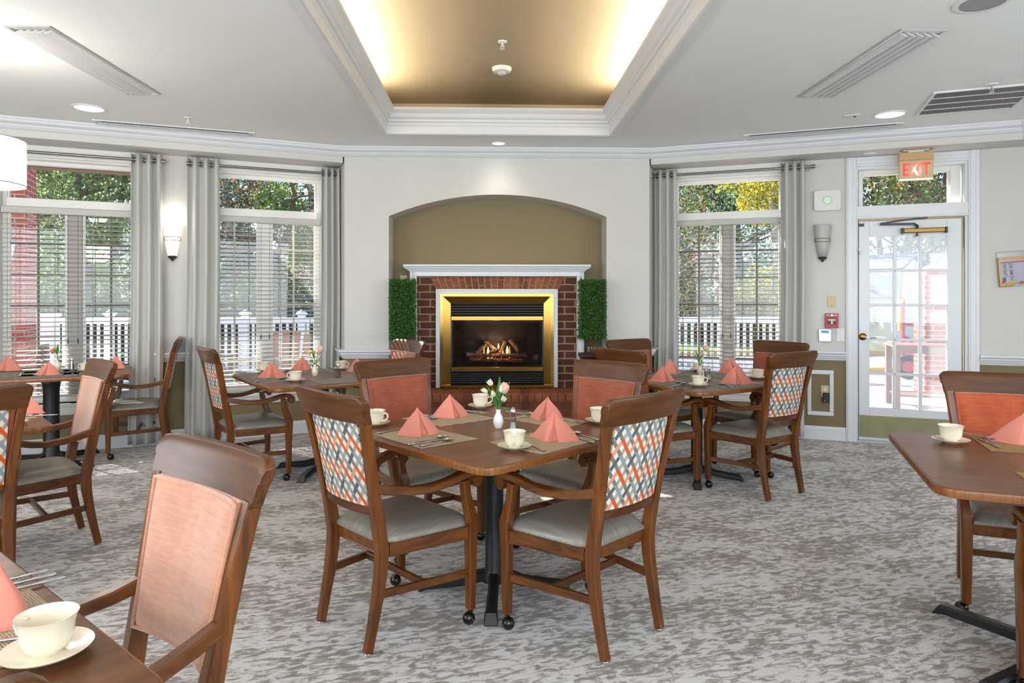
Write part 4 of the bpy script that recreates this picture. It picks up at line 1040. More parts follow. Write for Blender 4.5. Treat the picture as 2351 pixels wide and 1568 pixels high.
# ------------------------------------------------------------------ dining chairs
def make_chair(kind):
    """origin on the floor midway between the rear feet, facing +y"""
    t = empty('dining_chair', label='chair', cat='chair')
    cushion = {'coral': 'coral', 'pale': 'coralp', 'orange': 'coralo'}[kind]
    for s in (-1, 1):
        zz = [.008, .1, .2, .3, .38, .5, .62, .75, .84, .89]
        yy = [0, .020, .040, .055, .060, .040, .018, -.008, -.027, -.038]
        xx = [.177, .179, .180, .180, .180, .181, .188, .201, .211, .217]
        b = MB(); b.sweep([(s * x, y, z) for x, y, z in zip(xx, yy, zz)], [.03, .032, .036, .039, .04, .038, .036, .034, .034, .034], [.034, .036, .041, .046, .05, .046, .042, .038, .037, .0365], ch=.12)
        lg = link('rear_leg', b, 'wood', t, smooth=30)
        b = MB(); b.lathe([(0, 0), (.013, 0), (.014, .005), (.011, .01), (0, .01)], 14, (s * .177, 0, 0)); link('glide', b, 'chrome', lg)
        b = MB(); b.sweep([(s * .250, .447, .058), (s * .250, .448, .2), (s * .250, .449, .35), (s * .251, .452, .43), (s * .254, .437, .47), (s * .257, .417, .53), (s * .26, .405, .60)],
                          [.034, .038, .042, .044, .040, .036, .036], [.032, .038, .044, .046, .042, .036, .034], ch=.12)
        lg = link('front_leg', b, 'wood', t, smooth=30)
        b = MB(); b.ball((s * .262, .428, .0265), .0265, 16); cs = link('caster', b, 'blackgloss', lg, smooth=60)
        b = MB(); b.cyl((s * .25, .447, .046), (s * .25, .447, .06), .011, 12); b.tube([(s * .25, .447, .05), (s * .256, .438, .045), (s * .262, .43, .04)], .007, 8); b.ball((s * .2885, .428, .0265), .0035, 6); link('caster_stem', b, 'brass', lg)
        # arm with scrolled end
        pts = [(.192, .030, .622), (.202, .09, .606), (.218, .17, .593), (.236, .25, .591), (.250, .32, .603), (.258, .375, .619), (.262, .42, .626), (.263, .452, .622), (.263, .474, .606), (.262, .478, .587), (.262, .466, .573), (.262, .450, .573)]
        b = MB(); b.sweep([(s * x, y, z) for x, y, z in pts], [.030, .036, .040, .042, .042, .042, .042, .042, .042, .041, .040, .040], [.036, .034, .032, .030, .030, .030, .030, .028, .024, .022, .018, .012], ch=.14)
        b.cyl((s * .262 - .021, .455, .592), (s * .262 + .021, .455, .592), .019, 16)
        link('arm', b, 'woody', t, smooth=35)
        b = MB(); b.sweep([(s * .182, .06, .212), (s * .247, .44, .206)], .018, .030, ch=.12); link('stretcher', b, 'woody', t)
    b = MB(); b.sweep([(-.205, .24, .209), (.205, .24, .209)], .028, .018, (0, 0, 1), ch=.12); link('stretcher', b, 'woodx', t)
    # crest rail, bowed backwards
    def crest(u, v, k):
        a = 2 * u - 1; z = .878 + .107 * v
        if v > .5: z -= .02 * max(0, (abs(a) - .88) / .12) ** 2
        hw = .236 + .018 * v; y = -.034 - (z - .878) * .30 - .022 * (1 - a * a) + (.0175 if k == 0 else -.0175)
        if v > .9: y += .006 * (-1 if k == 0 else 1)
        return (hw * a, y, z)
    b = MB(); b.slab(crest, 28, 8, .03); link('crest_rail', b, 'woodx', t, smooth=50, bevel=.003)
    def low(u, v, k):
        a = 2 * u - 1; z = .517 + .036 * v
        return (.166 * a, .034 - .024 * (1 - a * a) + (.014 if k == 0 else -.014), z)
    b = MB(); b.slab(low, 14, 2, .03); link('lower_rail', b, 'woodx', t, smooth=50, bevel=.003)
    def yb(a, z):
        f = (z - .55) / .33
        return .028 * (1 - f) + (-.034) * f - .022 * (1 - a * a)
    def hw(z): return .167 + (z - .55) * .03
    def hc(z): return .171 + (z - .55) * .075
    def pat(u, v, k):
        a = 2 * u - 1; z = .551 + .329 * v; return (hw(z) * .97 * a, yb(a, z) + (.004 if k == 0 else -.010), z)
    b = MB(); b.slab(pat, 18, 8, .01); link('back_fabric', b, 'pattern', t, smooth=60)
    def cu(u, v, k):
        a = 2 * u - 1; z = .526 + .362 * v; puff = .018 * ((1 - a ** 4) * (1 - (2 * v - 1) ** 4)) ** .5
        return (hc(z) * a, yb(a, z) + (.021 + puff if k == 0 else .004), z)
    b = MB(); b.slab(cu, 20, 20, .01); cc = link('back_cushion', b, cushion, t, smooth=60)
    loop = []
    for k in range(13): loop.append((2 * k / 12 - 1, .530))
    for k in range(1, 13): loop.append((1, .530 + .354 * k / 12))
    for k in range(1, 13): loop.append((1 - 2 * k / 12, .884))
    for k in range(1, 12): loop.append((-1, .884 - .354 * k / 12))
    b = MB(); b.tube([(hc(z) * .99 * a, yb(a, z) + .024, z) for a, z in loop], 0.0055, 6, closed=True); link('piping', b, cushion, cc, smooth=80)
    # seat frame
    b = MB(); b.sweep([(-.165, .078, .375), (.165, .078, .375)], .05, .022, (0, 0, 1), ch=.08); b.sweep([(-.232, .452, .375), (.232, .452, .375)], .05, .024, (0, 0, 1), ch=.08)
    for s in (-1, 1): b.sweep([(s * .182, .09, .375), (s * .248, .44, .375)], .024, .05, (1, 0, 0), ch=.08); b.sweep([(s * .1835, .09, .353), (s * .2495, .44, .353)], .026, .006, (1, 0, 0), ch=.2)
    b.sweep([(-.165, .078, .353), (.165, .078, .353)], .006, .026, (0, 0, 1), ch=.2)
    link('seat_frame', b, 'woody', t)
    def st(u, v, k):
        a = 2 * u - 1; c = 2 * v - 1; ay = .062 + .412 * v; w = .186 + .058 * v
        if v < .12: w -= .012
        if v > .9: w -= .016
        e = ((1 - abs(a) ** 5) * (1 - abs(c) ** 5)) ** .5
        return (w * a, ay, (.412 + .042 * e) if k == 0 else .398)
    b = MB(); b.slab(st, 20, 20, .01); link('seat_cushion', b, 'vinylseat', t, smooth=70)
    return t
CH = {k: make_chair(k) for k in ('coral', 'pale', 'orange')}
used = set()
def chair(kind, x, y, rot, label, group):
    if kind not in used: used.add(kind); c = CH[kind]; c.location = (x, y, 0); c.rotation_euler = (0, 0, R(rot)); c['label'] = label; c['group'] = group
    else: c = dup(CH[kind], (x, y, 0), R(rot), label, group)
    return c
gA = 'armchairs at the centre table'; gB = 'armchairs at the table by the right window'
chair('coral', -.580, 2.708, 312.4, 'armchair with patterned back, front left at the centre table', gA)
chair('coral', .556, 2.614, 42.4, 'armchair with patterned back, front right at the centre table', gA)
chair('coral', -.524, 3.93, 219.3, 'coral backed armchair, back left of the centre table before the hearth', gA)
chair('coral', .631, 3.75, 133.8, 'coral backed armchair, back right of the centre table before the hearth', gA)
chair('coral', 1.985, 4.507, 30.3, 'patterned armchair at front right of the table near the glazed door', gB)
chair('coral', .947, 4.730, 301.7, 'armchair seen from behind between the centre and right window tables', gB)
chair('coral', 1.220, 5.745, 211.7, 'coral armchair at back left of the right window table, nearest the fireplace', gB)
chair('coral', 2.315, 5.43, 121.0, 'coral armchair at back right of the right window table, against the curtain', gB)
gC = 'armchairs at the table left of the fireplace'
chair('coral', -1.992, 5.001, 305.1, 'patterned armchair facing right at the table under the middle window', gC)
chair('coral', -.732, 5.715, 126.9, 'sunlit coral armchair just left of the fireplace', gC)
chair('pale', -.725, 1.657, 140.2, 'large pale coral armchair in the left foreground', 'armchairs in the left foreground')
chair('pale', -2.257, 3.905, 133.1, 'pale coral armchair facing left beside the left edge table', 'armchairs at the left edge table')
chair('pale', -2.834, 6.121, 112.0, 'armchair seen side on, facing left beside the far left window curtain', 'armchairs at the far left table')
chair('coral', -2.17, 2.83, 43, 'patterned armchair cut off by the left edge of the photo', 'armchairs at the left edge table')
chair('orange', 2.42, 3.12, 156.5, 'bright orange armchair behind the right edge table', 'armchairs at the right edge table')
chair('coral', 1.875, 1.745, -22.5, 'armchair at bottom right of which only arm and front leg show', 'armchairs at the right edge table')
chair('coral', -.655, .545, 49, 'chair whose top corner just shows at the bottom left edge', 'armchairs in the left foreground')

# ------------------------------------------------------------------ tables
ZT_ = .735
def rsq(h, r, n=7, g=None):
    p = []; g = g or h
    for cx, cy, a0 in ((h - r, g - r, 0), (-h + r, g - r, 90), (-h + r, -g + r, 180), (h - r, -g + r, 270)):
        for k in range(n + 1): a = R(a0 + 90 * k / n); p.append((cx + r * math.cos(a), cy + r * math.sin(a)))
    return p
def table(x, y, rot, s, foot, label, colr=.042, rfoot=45, s2=None):
    t = empty('dining_table', (x, y, 0), R(rot), label, 'table', 'square walnut pedestal tables')
    h = s / 2; g = (s2 or s) / 2; b = MB(); b.prism(rsq(h - .004, .07, 7, g - .004), ZT_ - .03, ZT_); link('table_top', b, 'table', t, bevel=.002)
    b = MB(); P = rsq(h, .072, 7, g)[::-1]
    o = trim(P, [(.006, ZT_ - .031), (-.0, ZT_ - .029), (-.002, ZT_ - .016), (.0, ZT_ - .004), (.006, ZT_ - .0005)], True); link('edge_band', o, 'tabedge', t, smooth=50)
    b = MB(); b.lathe([(0, .05), (colr * 1.35, .05), (colr * 1.25, .085), (colr, .11), (colr, .6), (colr * 1.15, .66), (colr * 1.6, .70), (0, .70)], 28); link('column', b, 'black', t, smooth=40)
    b = MB()
    for k in range(4):
        m = Matrix.Rotation(PI / 2 * k, 3, 'Z'); b.sweep([m @ Vector(p) for p in ((.03, 0, .692), (.30, 0, .694))], .04, .02, m @ Vector((0, 1, 0)))
    link('top_spider', b, 'black', t)
    for k in range(4):
        m = Matrix.Rotation(R(rfoot + 90 * k), 3, 'Z')
        b = MB(); L = foot
        b.sweep([m @ Vector(p) for p in ((.02, 0, .075), (.07, 0, .07), (.13, 0, .05), (L - .06, 0, .032), (L - .03, 0, .030), (L, 0, .006))], [.055, .05, .045, .05, .056, .058], [.05, .05, .046, .04, .038, .008], m @ Vector((0, 1, 0)), ch=.22)
        link('base_foot', b, 'black', t, smooth=40)
    return t
TA = table(.02, 3.12, 42.2, 1.0, .345, 'centre walnut table with four place settings and tulip vase')
TA['label'] = 'large walnut table in the centre in front of the fireplace'
table(1.535, 5.0, 29, 1.03, .33, 'walnut table by the right window near the glazed door')
table(-1.30, 5.33, 34, 1.10, .37, 'walnut table under the middle window left of the fireplace')
table(-3.525, 5.58, 26, 1.12, .42, 'walnut table before the far left window, thick black pedestal', .057, 45, .78)
table(-2.78, 3.36, 41, 1.0, .36, 'walnut table corner at the left edge of the photo')
table(-1.19, 1.03, 49, 1.0, .36, 'walnut table corner in the bottom left foreground with large cup')
table(2.09, 2.41, -22.5, 1.0, .47, 'walnut table at the right edge of the photo')

# ------------------------------------------------------------------ tableware
PLACES = {'A': 'centre table', 'B': 'right window table', 'C': 'middle window table', 'D': 'far left window table', 'E': 'left edge table', 'F': 'bottom left foreground table', 'G': 'right edge table'}
def placemat(pts, T, where, mat='mat', world=False):
    P = [Vector(p) if world else at(p[0], p[1], ZT_) for p in pts]; c = sum(P, Vector()) / len(P)
    e = (P[1] - P[0]).normalized(); rz = math.atan2(e.y, e.x); inv = Matrix.Rotation(-rz, 3, 'Z')
    q = [inv @ (p - c) for p in P]
    if sum(q[i].x * q[(i + 1) % 4].y - q[(i + 1) % 4].x * q[i].y for i in range(4)) < 0: q = q[::-1]
    b = MB(); rnd = random.Random(len(where) + int(pts[0][0])); N = 16
    def fn(u, v, k):
        p = (q[0] * (1 - u) + q[1] * u) * (1 - v) + (q[3] * (1 - u) + q[2] * u) * v
        return (p.x, p.y, .0004 + (.0022 if k == 0 else 0))
    b.slab(fn, N, N, .002)
    o = link('placemat', b, mat, loc=(c.x, c.y, ZT_), rz=rz, smooth=30)
    return tag(o, '%s placemat at the %s' % ({'mat': 'woven brown', 'matgold': 'golden woven', 'matdark': 'dark woven'}[mat], where), 'placemat', 'woven placemats')
def napkin_at(px, py, where, rz=0, s=1.0, seed=1, h=.112, world=None):
    p = world if world is not None else at(px, py, ZT_); rnd = random.Random(seed); b = MB()
    ctl = [(-.098, .012, 1), (-.060, -.026, 0), (-.026, -.050, 0), (-.006, -.056, 1), (.006, -.030, 0), (.018, -.030, 0), (.030, -.052, 1), (.060, -.028, 0), (.094, .010, 1), (.05, .03, 0), (.0, .034, 0), (-.05, .032, 0)]
    ctl = [(x * s * rnd.uniform(.93, 1.07), y * s * rnd.uniform(.88, 1.12)) for x, y, _ in ctl]
    nc = len(ctl); base = []
    for i in range(nc):
        p0, p1, p2, p3 = (Vector(ctl[(i + k) % nc]) for k in (-1, 0, 1, 2))
        for q in range(4):
            t = q / 4; base.append(tuple(.5 * ((2 * p1) + (p2 - p0) * t + (2 * p0 - 5 * p1 + 4 * p2 - p3) * t * t + (3 * p1 - p0 - 3 * p2 + p3) * t ** 3)))
    n = len(base); rows = 14; ax, ay = rnd.uniform(-.014, .014) * s, .006; H = h * s
    for j in range(rows + 1):
        v = j / rows; k = (1 - v) * (1 + .16 * math.sin(PI * v)); k = max(k, .035)
        fl = .12 * (1 - v) ** 6
        for i, (x, y) in enumerate(base):
            tw = .004 * s * math.sin(6 * v + i * .35) * (1 - v)
            b.v.append((ax * v + x * (k + fl) + tw, ay * v + y * (k + fl * .8) + tw * .6, .002 + H * v + .0025 * math.sin(i * .5) * (1 - v) * (1 if j else 0)))
    for j in range(rows):
        for i in range(n): b.f.append([j * n + i, j * n + (i + 1) % n, (j + 1) * n + (i + 1) % n, (j + 1) * n + i])
    b.f.append([rows * n + i for i in range(n)])
    o = link('napkin', b, 'napkin', loc=(p.x, p.y, ZT_ + .0005), rz=R(rz), smooth=50)
    # rolled hem seen along the front folds
    hm = MB(); pts = [(x * 1.12, y * 1.10, .004) for x, y in base[0:33]]; hm.tube(pts, .0026, 6); link('rolled_hem', hm, 'napkin', o, smooth=80)
    return tag(o, 'coral napkin folded to a peak at the %s' % where, 'napkin', 'coral folded napkins')
cupo = []
def cup_at(px, py, where, rz=0, s=1.0, kind='cream cup'):
    p = at(px, py, ZT_)
    if not cupo:
        b = MB(); b.lathe([(0, .0), (.030, 0), (.034, .004), (.045, .008), (.066, .014), (.070, .018), (.066, .0175), (.044, .0115), (.030, .009), (0, .009)], 40)
        sa = link('saucer', b, 'china', smooth=50); tag(sa, 'saucer', 'saucer', 'cream saucers under the cups')
        t = empty('teacup', label='cup', cat='cup', group='cream cups on the dining tables')
        b = MB(); b.lathe([(0, 0), (.024, 0), (.025, .003), (.028, .006), (.036, .014), (.0405, .028), (.0415, .045), (.046, .062), (.0475, .064), (.0455, .0635), (.0395, .045), (.038, .028), (.033, .014), (.024, .006), (0, .005)], 40); link('bowl', b, 'china', t, smooth=50)
        b = MB(); b.tube([(.040, 0, .048), (.054, 0, .053), (.064, 0, .047), (.067, 0, .036), (.060, 0, .024), (.048, 0, .018), (.038, 0, .017)], [.0055, .0045, .004, .004, .004, .0045, .005], 8); link('handle', b, 'china', t, smooth=80)
        cupo.extend([sa, t]); sa2, t2 = sa, t
    else: sa2, t2 = dup(cupo[0]), dup(cupo[1])
    sa2.location = (p.x, p.y, ZT_ + .0004); sa2.scale = (s,) * 3; sa2['label'] = 'cream saucer under the cup %s' % where
    t2.location = (p.x, p.y, ZT_ + .0095 * s); t2.rotation_euler = (0, 0, R(rz)); t2.scale = (s,) * 3; t2['label'] = '%s on the saucer %s' % (kind, where)
cut = {}
def cutlery(kind, head, tail, where, world=None):
    a, c = at(head[0], head[1], ZT_), at(tail[0], tail[1], ZT_); d = a - c; rz = math.atan2(d.y, d.x); m = (a + c) / 2; L = .19
    if kind not in cut:
        b = MB()
        hw_ = [(-.095, .012), (-.085, .018), (-.06, .015), (-.02, .008), (.02, .006), (.035, .006)]
        b.sweep([(x, 0, .004 + .002 * abs(x) * 10 * (1 if x > 0 else .2)) for x, _ in hw_], [w for _, w in hw_], [.003] * 6, (0, 1, 0), ch=.3)
        hdl = b; root = link(kind, hdl, 'chrome', smooth=60)
        b = MB()
        if kind == 'spoon': b.lathe([(0, -.001), (.4, .001), (.75, .005), (1, .009), (1.02, .010), (.98, .0105), (.72, .0065), (.4, .003), (0, .001)], 18, m=Matrix.Translation((.062, 0, .001)) @ Matrix.Diagonal((.030, .019, 1, 1))); link('spoon_bowl', b, 'chrome', root, smooth=60)
        elif kind == 'fork':
            b.sweep([(.033, 0, .007), (.045, 0, .006), (.055, 0, .006)], [.006, .018, .022], [.002] * 3, (0, 1, 0))
            for k in range(4): y = -.0088 + .0059 * k; b.sweep([(.053, y, .006), (.075, y, .007), (.095, y, .011)], [.0036, .003, .0016], [.002] * 3, (0, 1, 0))
            link('fork_tines', b, 'chrome', root)
        else: b.sweep([(.01, 0, .005), (.04, .002, .005), (.08, .002, .005), (.1, -.004, .005)], [.014, .017, .016, .006], [.0016] * 4, (0, 1, 0)); link('knife_blade', b, 'chrome', root)
        cut[kind] = root; o = root
    else: o = dup(cut[kind])
    o.location = (m.x, m.y, ZT_ + .0026); o.rotation_euler = (0, 0, rz)
    tag(o, '%s steel %s at the %s' % ('polished', kind, where), kind, 'table cutlery')
def shaker(px, py, where, fill, s=1.0):
    p = at(px, py, ZT_); t = empty('glass_shaker', (p.x, p.y, ZT_), 0, '%s shaker with metal cap on the %s' % (fill, where), 'shaker', 'glass shakers on the tables')
    t.scale = (s,) * 3
    b = MB(); b.lathe([(0, 0), (.020, 0), (.021, .006), (.015, .018), (.0125, .05), (.0115, .072), (.011, .08), (0, .08)], 8); link('glass_body', b, 'clear', t, smooth=20)
    b = MB(); b.lathe([(0, .004), (.0165, .005), (.0125, .018), (.0105, .05 if fill == 'pepper' else .035), (0, .05 if fill == 'pepper' else .035)], 8); link('contents', b, plain('ground_pepper', '#6e5a3f', .9, .4, 400) if fill == 'pepper' else plain('table_salt', '#e8e6e2', .8), t)
    b = MB(); b.lathe([(.0125, .076), (.0135, .078), (.0135, .088), (.011, .094), (.007, .102), (.004, .105), (0, .106)], 20); link('shaker_cap', b, 'chrome', t, smooth=50)
def vase(px, py, where, mat='porc', s=1.0):
    p = at(px, py, ZT_); b = MB(); b.lathe([(0, 0), (.015, 0), (.017, .004), (.023, .02), (.0245, .032), (.021, .05), (.012, .068), (.0105, .078), (.013, .087), (.011, .087), (.009, .078), (0, .07)], 32)
    o = link('bud_vase', b, mat, loc=(p.x, p.y, ZT_), smooth=60); o.scale = (s,) * 3
    return tag(o, '%s bud vase on the %s' % ('white' if mat == 'porc' else 'cream', where), 'vase', 'small bud vases on the tables')
M['leafsp'] = M['green']
def leaf(b, base, d, L, w, up=Vector((0, 0, 1)), droop=.3):
    d = d.normalized(); s = d.cross(up).normalized() if abs(d.dot(up)) < .98 else Vector((1, 0, 0)); n = 7; o = len(b.v)
    for i in range(n + 1):
        t = i / n; c = base + d * L * t - up * (droop * L * t * t); ww = w * math.sin(PI * min(1, t ** .75 * .97 + .02)) * .5; q = s.cross(d).normalized() * .15 * ww
        b.v += [tuple(c - s * ww + q), tuple(c), tuple(c + s * ww + q)]
    for i in range(n):
        for k in (0, 1): a = o + i * 3 + k; b.f.append([a, a + 1, a + 4, a + 3])
def rosebud(b, c, r, rnd):
    for ring, (rr, n, hh) in enumerate(((.35, 3, 1.35), (.62, 4, 1.25), (.88, 5, 1.1), (1.0, 5, .95))):
        for k in range(n):
            a0 = 2 * PI * k / n + ring * .7
            def fn(u, v, a0=a0, rr=rr, hh=hh, n=n):
                a = a0 + (u - .5) * 2 * PI / n * 1.35; w = math.sin(PI * (.12 + .80 * v)) ** .6
                q = r * rr * (.35 + .75 * math.sin(PI * .55 * v)) * (1 + .07 * (u - .5)); z = -r * .9 + r * 1.9 * hh * v - r * .35 * (2 * u - 1) ** 2 * v
                return (c.x + q * math.cos(a), c.y + q * math.sin(a), c.z + z)
            b.grid(fn, 5, 6)
def lily(b, c, d, L, n=6, open_=.35):
    d = d.normalized(); a = d.orthogonal().normalized(); q = d.cross(a)
    for k in range(n):
        g = 2 * PI * k / n; o = a * math.cos(g) + q * math.sin(g); leaf(b, c, d + o * open_, L, L * .42, o, .25 if k % 2 else .1)
def bouquet(px, py, where, spec, s=1.0, lab='flowers'):
    p = at(px, py, ZT_); t = empty('flower_bouquet', (p.x, p.y, ZT_ + .02), 0, lab, 'flowers', 'small flower bunches in the vases'); t.scale = (s,) * 3
    for i, it in enumerate(spec):
        k, x, z, y = it[0], it[1], it[2] - .02, it[3]; rnd = random.Random(i); c = Vector((x, y, z))
        if k in ('rose', 'peach', 'lily', 'yellow', 'bud'):
            b = MB(); b.tube([(0, 0, 0), (x * .05, y * .05, .06), (x * .55, y * .55, .06 + (z - .06) * .6), (x, y, z - .008)], .0018, 6); st = link('flower_stem', b, 'stem', t)
        if k in ('rose', 'peach'):
            b = MB(); rosebud(b, c, .022 if k == 'rose' else .017, rnd); link('rose_head', b, 'rose' if k == 'rose' else 'rosed', st, smooth=70, solid=.0008)
            b = MB()
            for j in range(5): leaf(b, c + Vector((0, 0, -.017)), Vector((math.cos(j * 1.26), math.sin(j * 1.26), .5)), .014, .006)
            link('sepals', b, 'green', st)
        elif k in ('lily', 'yellow', 'bud'):
            b = MB(); d = Vector((x * 3, y * 3 - .1, .12 if k != 'bud' else .3)); lily(b, c, d, .042, 6, .45 if k != 'bud' else .18); link('lily_bloom', b, 'petaly' if k == 'yellow' else 'petalw', st, smooth=70, solid=.0006)
        elif k == 'leaf':
            b = MB(); base = Vector((x * .25, y * .25, .07 + (z - .07) * .35)); d = c - base; leaf(b, base, d, d.length * 1.15, .020, Vector((0, -.3, 1)).normalized(), it[4] if len(it) > 4 else .1); b.tube([(0, 0, .02), tuple(base * .6), tuple(base)], .0013, 5); link('leaf', b, 'green', t, smooth=70, solid=.0006)
    return t
bA = [('rose', .028, .178, 0), ('lily', -.028, .198, 0), ('lily', -.050, .165, -.01), ('bud', .010, .165, -.012), ('lily', -.018, .150, -.02), ('lily', .018, .128, -.025), ('leaf', -.052, .20, 0), ('leaf', -.030, .175, -.015), ('leaf', .006, .225, 0, -.05), ('leaf', .050, .215, .005), ('leaf', .045, .165, .01), ('leaf', .045, .10, -.01, .5), ('leaf', -.005, .18, .01), ('leaf', .02, .14, -.01), ('leaf', -.02, .14, .01)]
# --- centre table
placemat([(855, 998), (967, 1031), (1097, 1008), (978, 981)], 'A', 'front left place of the centre table')
placemat([(1124, 1016.5), (1244.6, 1043), (1378, 1010), (1240, 990)], 'A', 'front right place of the centre table')
placemat([(923, 961), (1013, 979.5), (1140, 961), (1050, 945)], 'A', 'back left place of the centre table')
placemat([(1157, 961), (1290, 985), (1352, 969), (1225, 949)], 'A', 'back right place of the centre table')
napkin_at(963, 998, 'front left place of the centre table', 20, 1.0, 1, .118)
napkin_at(1274, 1010, 'front right place of the centre table', -25, 1.05, 2, .112)
napkin_at(1036, 957, 'back left place of the centre table', 25, 1.0, 3, .112)
napkin_at(1252, 962, 'back right place of the centre table', -35, .98, 4, .112)
cup_at(1181, 1031, 'at the near corner of the centre table', -95)
cup_at(1376, 971, 'at the right corner of the centre table', 60)
cup_at(1103, 936, 'at the far corner of the centre table', 0)
cup_at(862, 977, 'at the left corner of the centre table', -20)
vase(1144, 982, 'centre table'); bouquet(1144, 982, '', bA, 1.0, 'pale pink rose and white lilies in the centre table vase')
shaker(1178, 987, 'centre table beside the white vase', 'salt')
cutlery('spoon', (1022, 1006), (950, 1018), 'front left place of the centre table, uppermost')
cutlery('spoon', (1038, 1012), (968, 1027), 'front left place of the centre table, lowermost')
cutlery('knife', (1015, 1013), (950, 1022), 'front left place of the centre table')
cutlery('fork', (930, 985), (870, 997), 'front left place of the centre table')
cutlery('spoon', (1315, 996), (1372, 1012), 'front right place of the centre table')
cutlery('knife', (1308, 1003), (1360, 1018), 'front right place of the centre table')
cutlery('fork', (1205, 1018), (1248, 1038), 'front right place of the centre table')
cutlery('spoon', (990, 963), (965, 957), 'back left place of the centre table, front one')
cutlery('knife', (1000, 958), (962, 954), 'back left place of the centre table')
cutlery('fork', (1112, 951), (1070, 945), 'back left place beside the far cup')
cutlery('spoon', (1210, 953), (1180, 949), 'back right place of the centre table')
cutlery('knife', (1222, 958), (1190, 961), 'back right place of the centre table')
cutlery('fork', (1325, 972), (1295, 966), 'back right place of the centre table')
# --- generic settings in a table frame
def tp(T, x, y):
    c, r = T; m = Matrix.Rotation(R(r), 3, 'Z'); v = m @ Vector((x, y, 0)); return Vector((c[0] + v.x, c[1] + v.y, ZT_))
def genmat(T, k, half, where, mat, w=.40, d=.29):
    e = half - .03; m = Matrix.Rotation(PI / 2 * k, 3, 'Z')
    q = [m @ Vector(v) for v in ((-w / 2, -e, 0), (w / 2, -e, 0), (w / 2, -e + d, 0), (-w / 2, -e + d, 0))]
    placemat([tuple(tp(T, v.x, v.y)) for v in q], '', where, mat, True)
TB = ((1.535, 5.0), 29); TC = ((-1.30, 5.33), 34); TD = ((-3.525, 5.58), 26); TE = ((-2.78, 3.36), 41); TF = ((-1.19, 1.03), 49); TG = ((2.09, 2.41), -22.5)
for T, h_, nm, mat in ((TB, .515, 'right window table', 'matdark'), (TC, .55, 'middle window table', 'matdark'), (TD, .39, 'far left window table', 'matdark')):
    for k, sd in enumerate(('front right', 'back right', 'back left', 'front left')):
        genmat(T, k, h_, '%s side of the %s' % (sd, nm), mat)
genmat(TE, 1, .5, 'right side of the left edge table', 'mat'); genmat(TF, 1, .5, 'right side of the bottom left table', 'mat', .42, .32)
genmat(TG, 2, .5, 'far side of the right edge table', 'matgold', .36); genmat(TG, 0, .5, 'near side of the right edge table', 'matgold')
# --- table B
napkin_at(1522, 876, 'front left of the right window table', 10, 1.0, 5); napkin_at(1542, 857, 'back left of the right window table', 35, 1.02, 6, .115)
napkin_at(1692, 881, 'front right of the right window table', -20, 1.1, 7); napkin_at(1681, 858, 'back right of the right window table', -10, 1.1, 8, .118)
cup_at(1603, 887, 'at the near corner of the right window table', 0, .97); cup_at(1740, 870, 'at the right corner of the right window table', 160, .97); cup_at(1603, 852, 'at the far corner of the right window table', 180, .95)
shaker(1616, 869, 'right window table, left one', 'pepper', .92); shaker(1627, 872, 'right window table, right one', 'salt', 1.0)
vase(1607, 862, 'right window table', 'china', .9)
bouquet(1607, 862, '', [('rose', .05, .215, 0), ('lily', -.04, .165, 0), ('bud', .01, .12, -.02), ('leaf', -.03, .20, 0), ('leaf', -.055, .175, 0), ('leaf', .03, .15, 0), ('leaf', .03, .12, -.02, .4), ('leaf', -.01, .17, 0)], .95, 'peach rose and leaves in the vase by the right window')
o = at(1612, 866, ZT_); b = MB(); b.box(-.022, .022, -.006, .006, 0, .05); tag(link('sugar_packet_holder', b, 'china', loc=o, rz=.2, bevel=.004), 'small cream packet holder beside the shakers on the right window table', 'holder')
for kd, h_, t_, w_ in (('spoon', (1578, 881), (1540, 889), 'front left of the right window table, front one'), ('spoon', (1566, 878), (1530, 886), 'front left of the right window table, rear one'), ('fork', (1650, 879), (1690, 892), 'front right of the right window table'), ('spoon', (1655, 884), (1680, 891), 'front right of the right window table'),
    ('knife', (1738, 883), (1715, 877), 'right side of the right window table'), ('fork', (1575, 853), (1555, 858), 'back left of the right window table'), ('spoon', (1495, 859), (1510, 862), 'left side of the right window table'), ('knife', (1640, 853), (1660, 859), 'back right of the right window table')): cutlery(kd, h_, t_, w_)
# --- table C
napkin_at(627, 867, 'front left of the middle window table', 5, 1.1, 9, .1); napkin_at(692, 850, 'back left of the middle window table', 10, .85, 10, .135); napkin_at(820, 853, 'right side of the middle window table', -30, 1.0, 11)
cup_at(679, 876, 'at the near corner of the middle window table', 170); cup_at(783, 849, 'at the right corner of the middle window table', 30); cup_at(607, 853, 'at the left corner of the middle window table', 170, 1.05)
vase(723, 863, 'middle window table', 'china', 1.05); bouquet(723, 863, '', [('rose', .045, .20, .0), ('yellow', .0, .175, -.01), ('yellow', .022, .165, -.01), ('yellow', -.03, .165, 0), ('yellow', -.05, .18, 0), ('leaf', .055, .125, -.01, .0), ('leaf', -.02, .21, 0), ('leaf', .04, .075, -.01, .6), ('leaf', -.02, .075, -.01, .6), ('leaf', .05, .15, 0)], 1.0, 'pink rose and yellow lilies in the middle window table vase')
shaker(777, 866, 'middle window table', 'pepper', 1.1)
for kd, h_, t_, w_ in (('spoon', (652, 871), (608, 876), 'front left of the middle window table'), ('fork', (610, 873), (596, 876), 'front left of the middle window table'), ('spoon', (660, 853), (642, 857), 'back left of the middle window table'), ('fork', (748, 850), (740, 848), 'back right of the middle window table'), ('knife', (712, 850), (742, 853), 'back side of the middle window table')): cutlery(kd, h_, t_, w_)
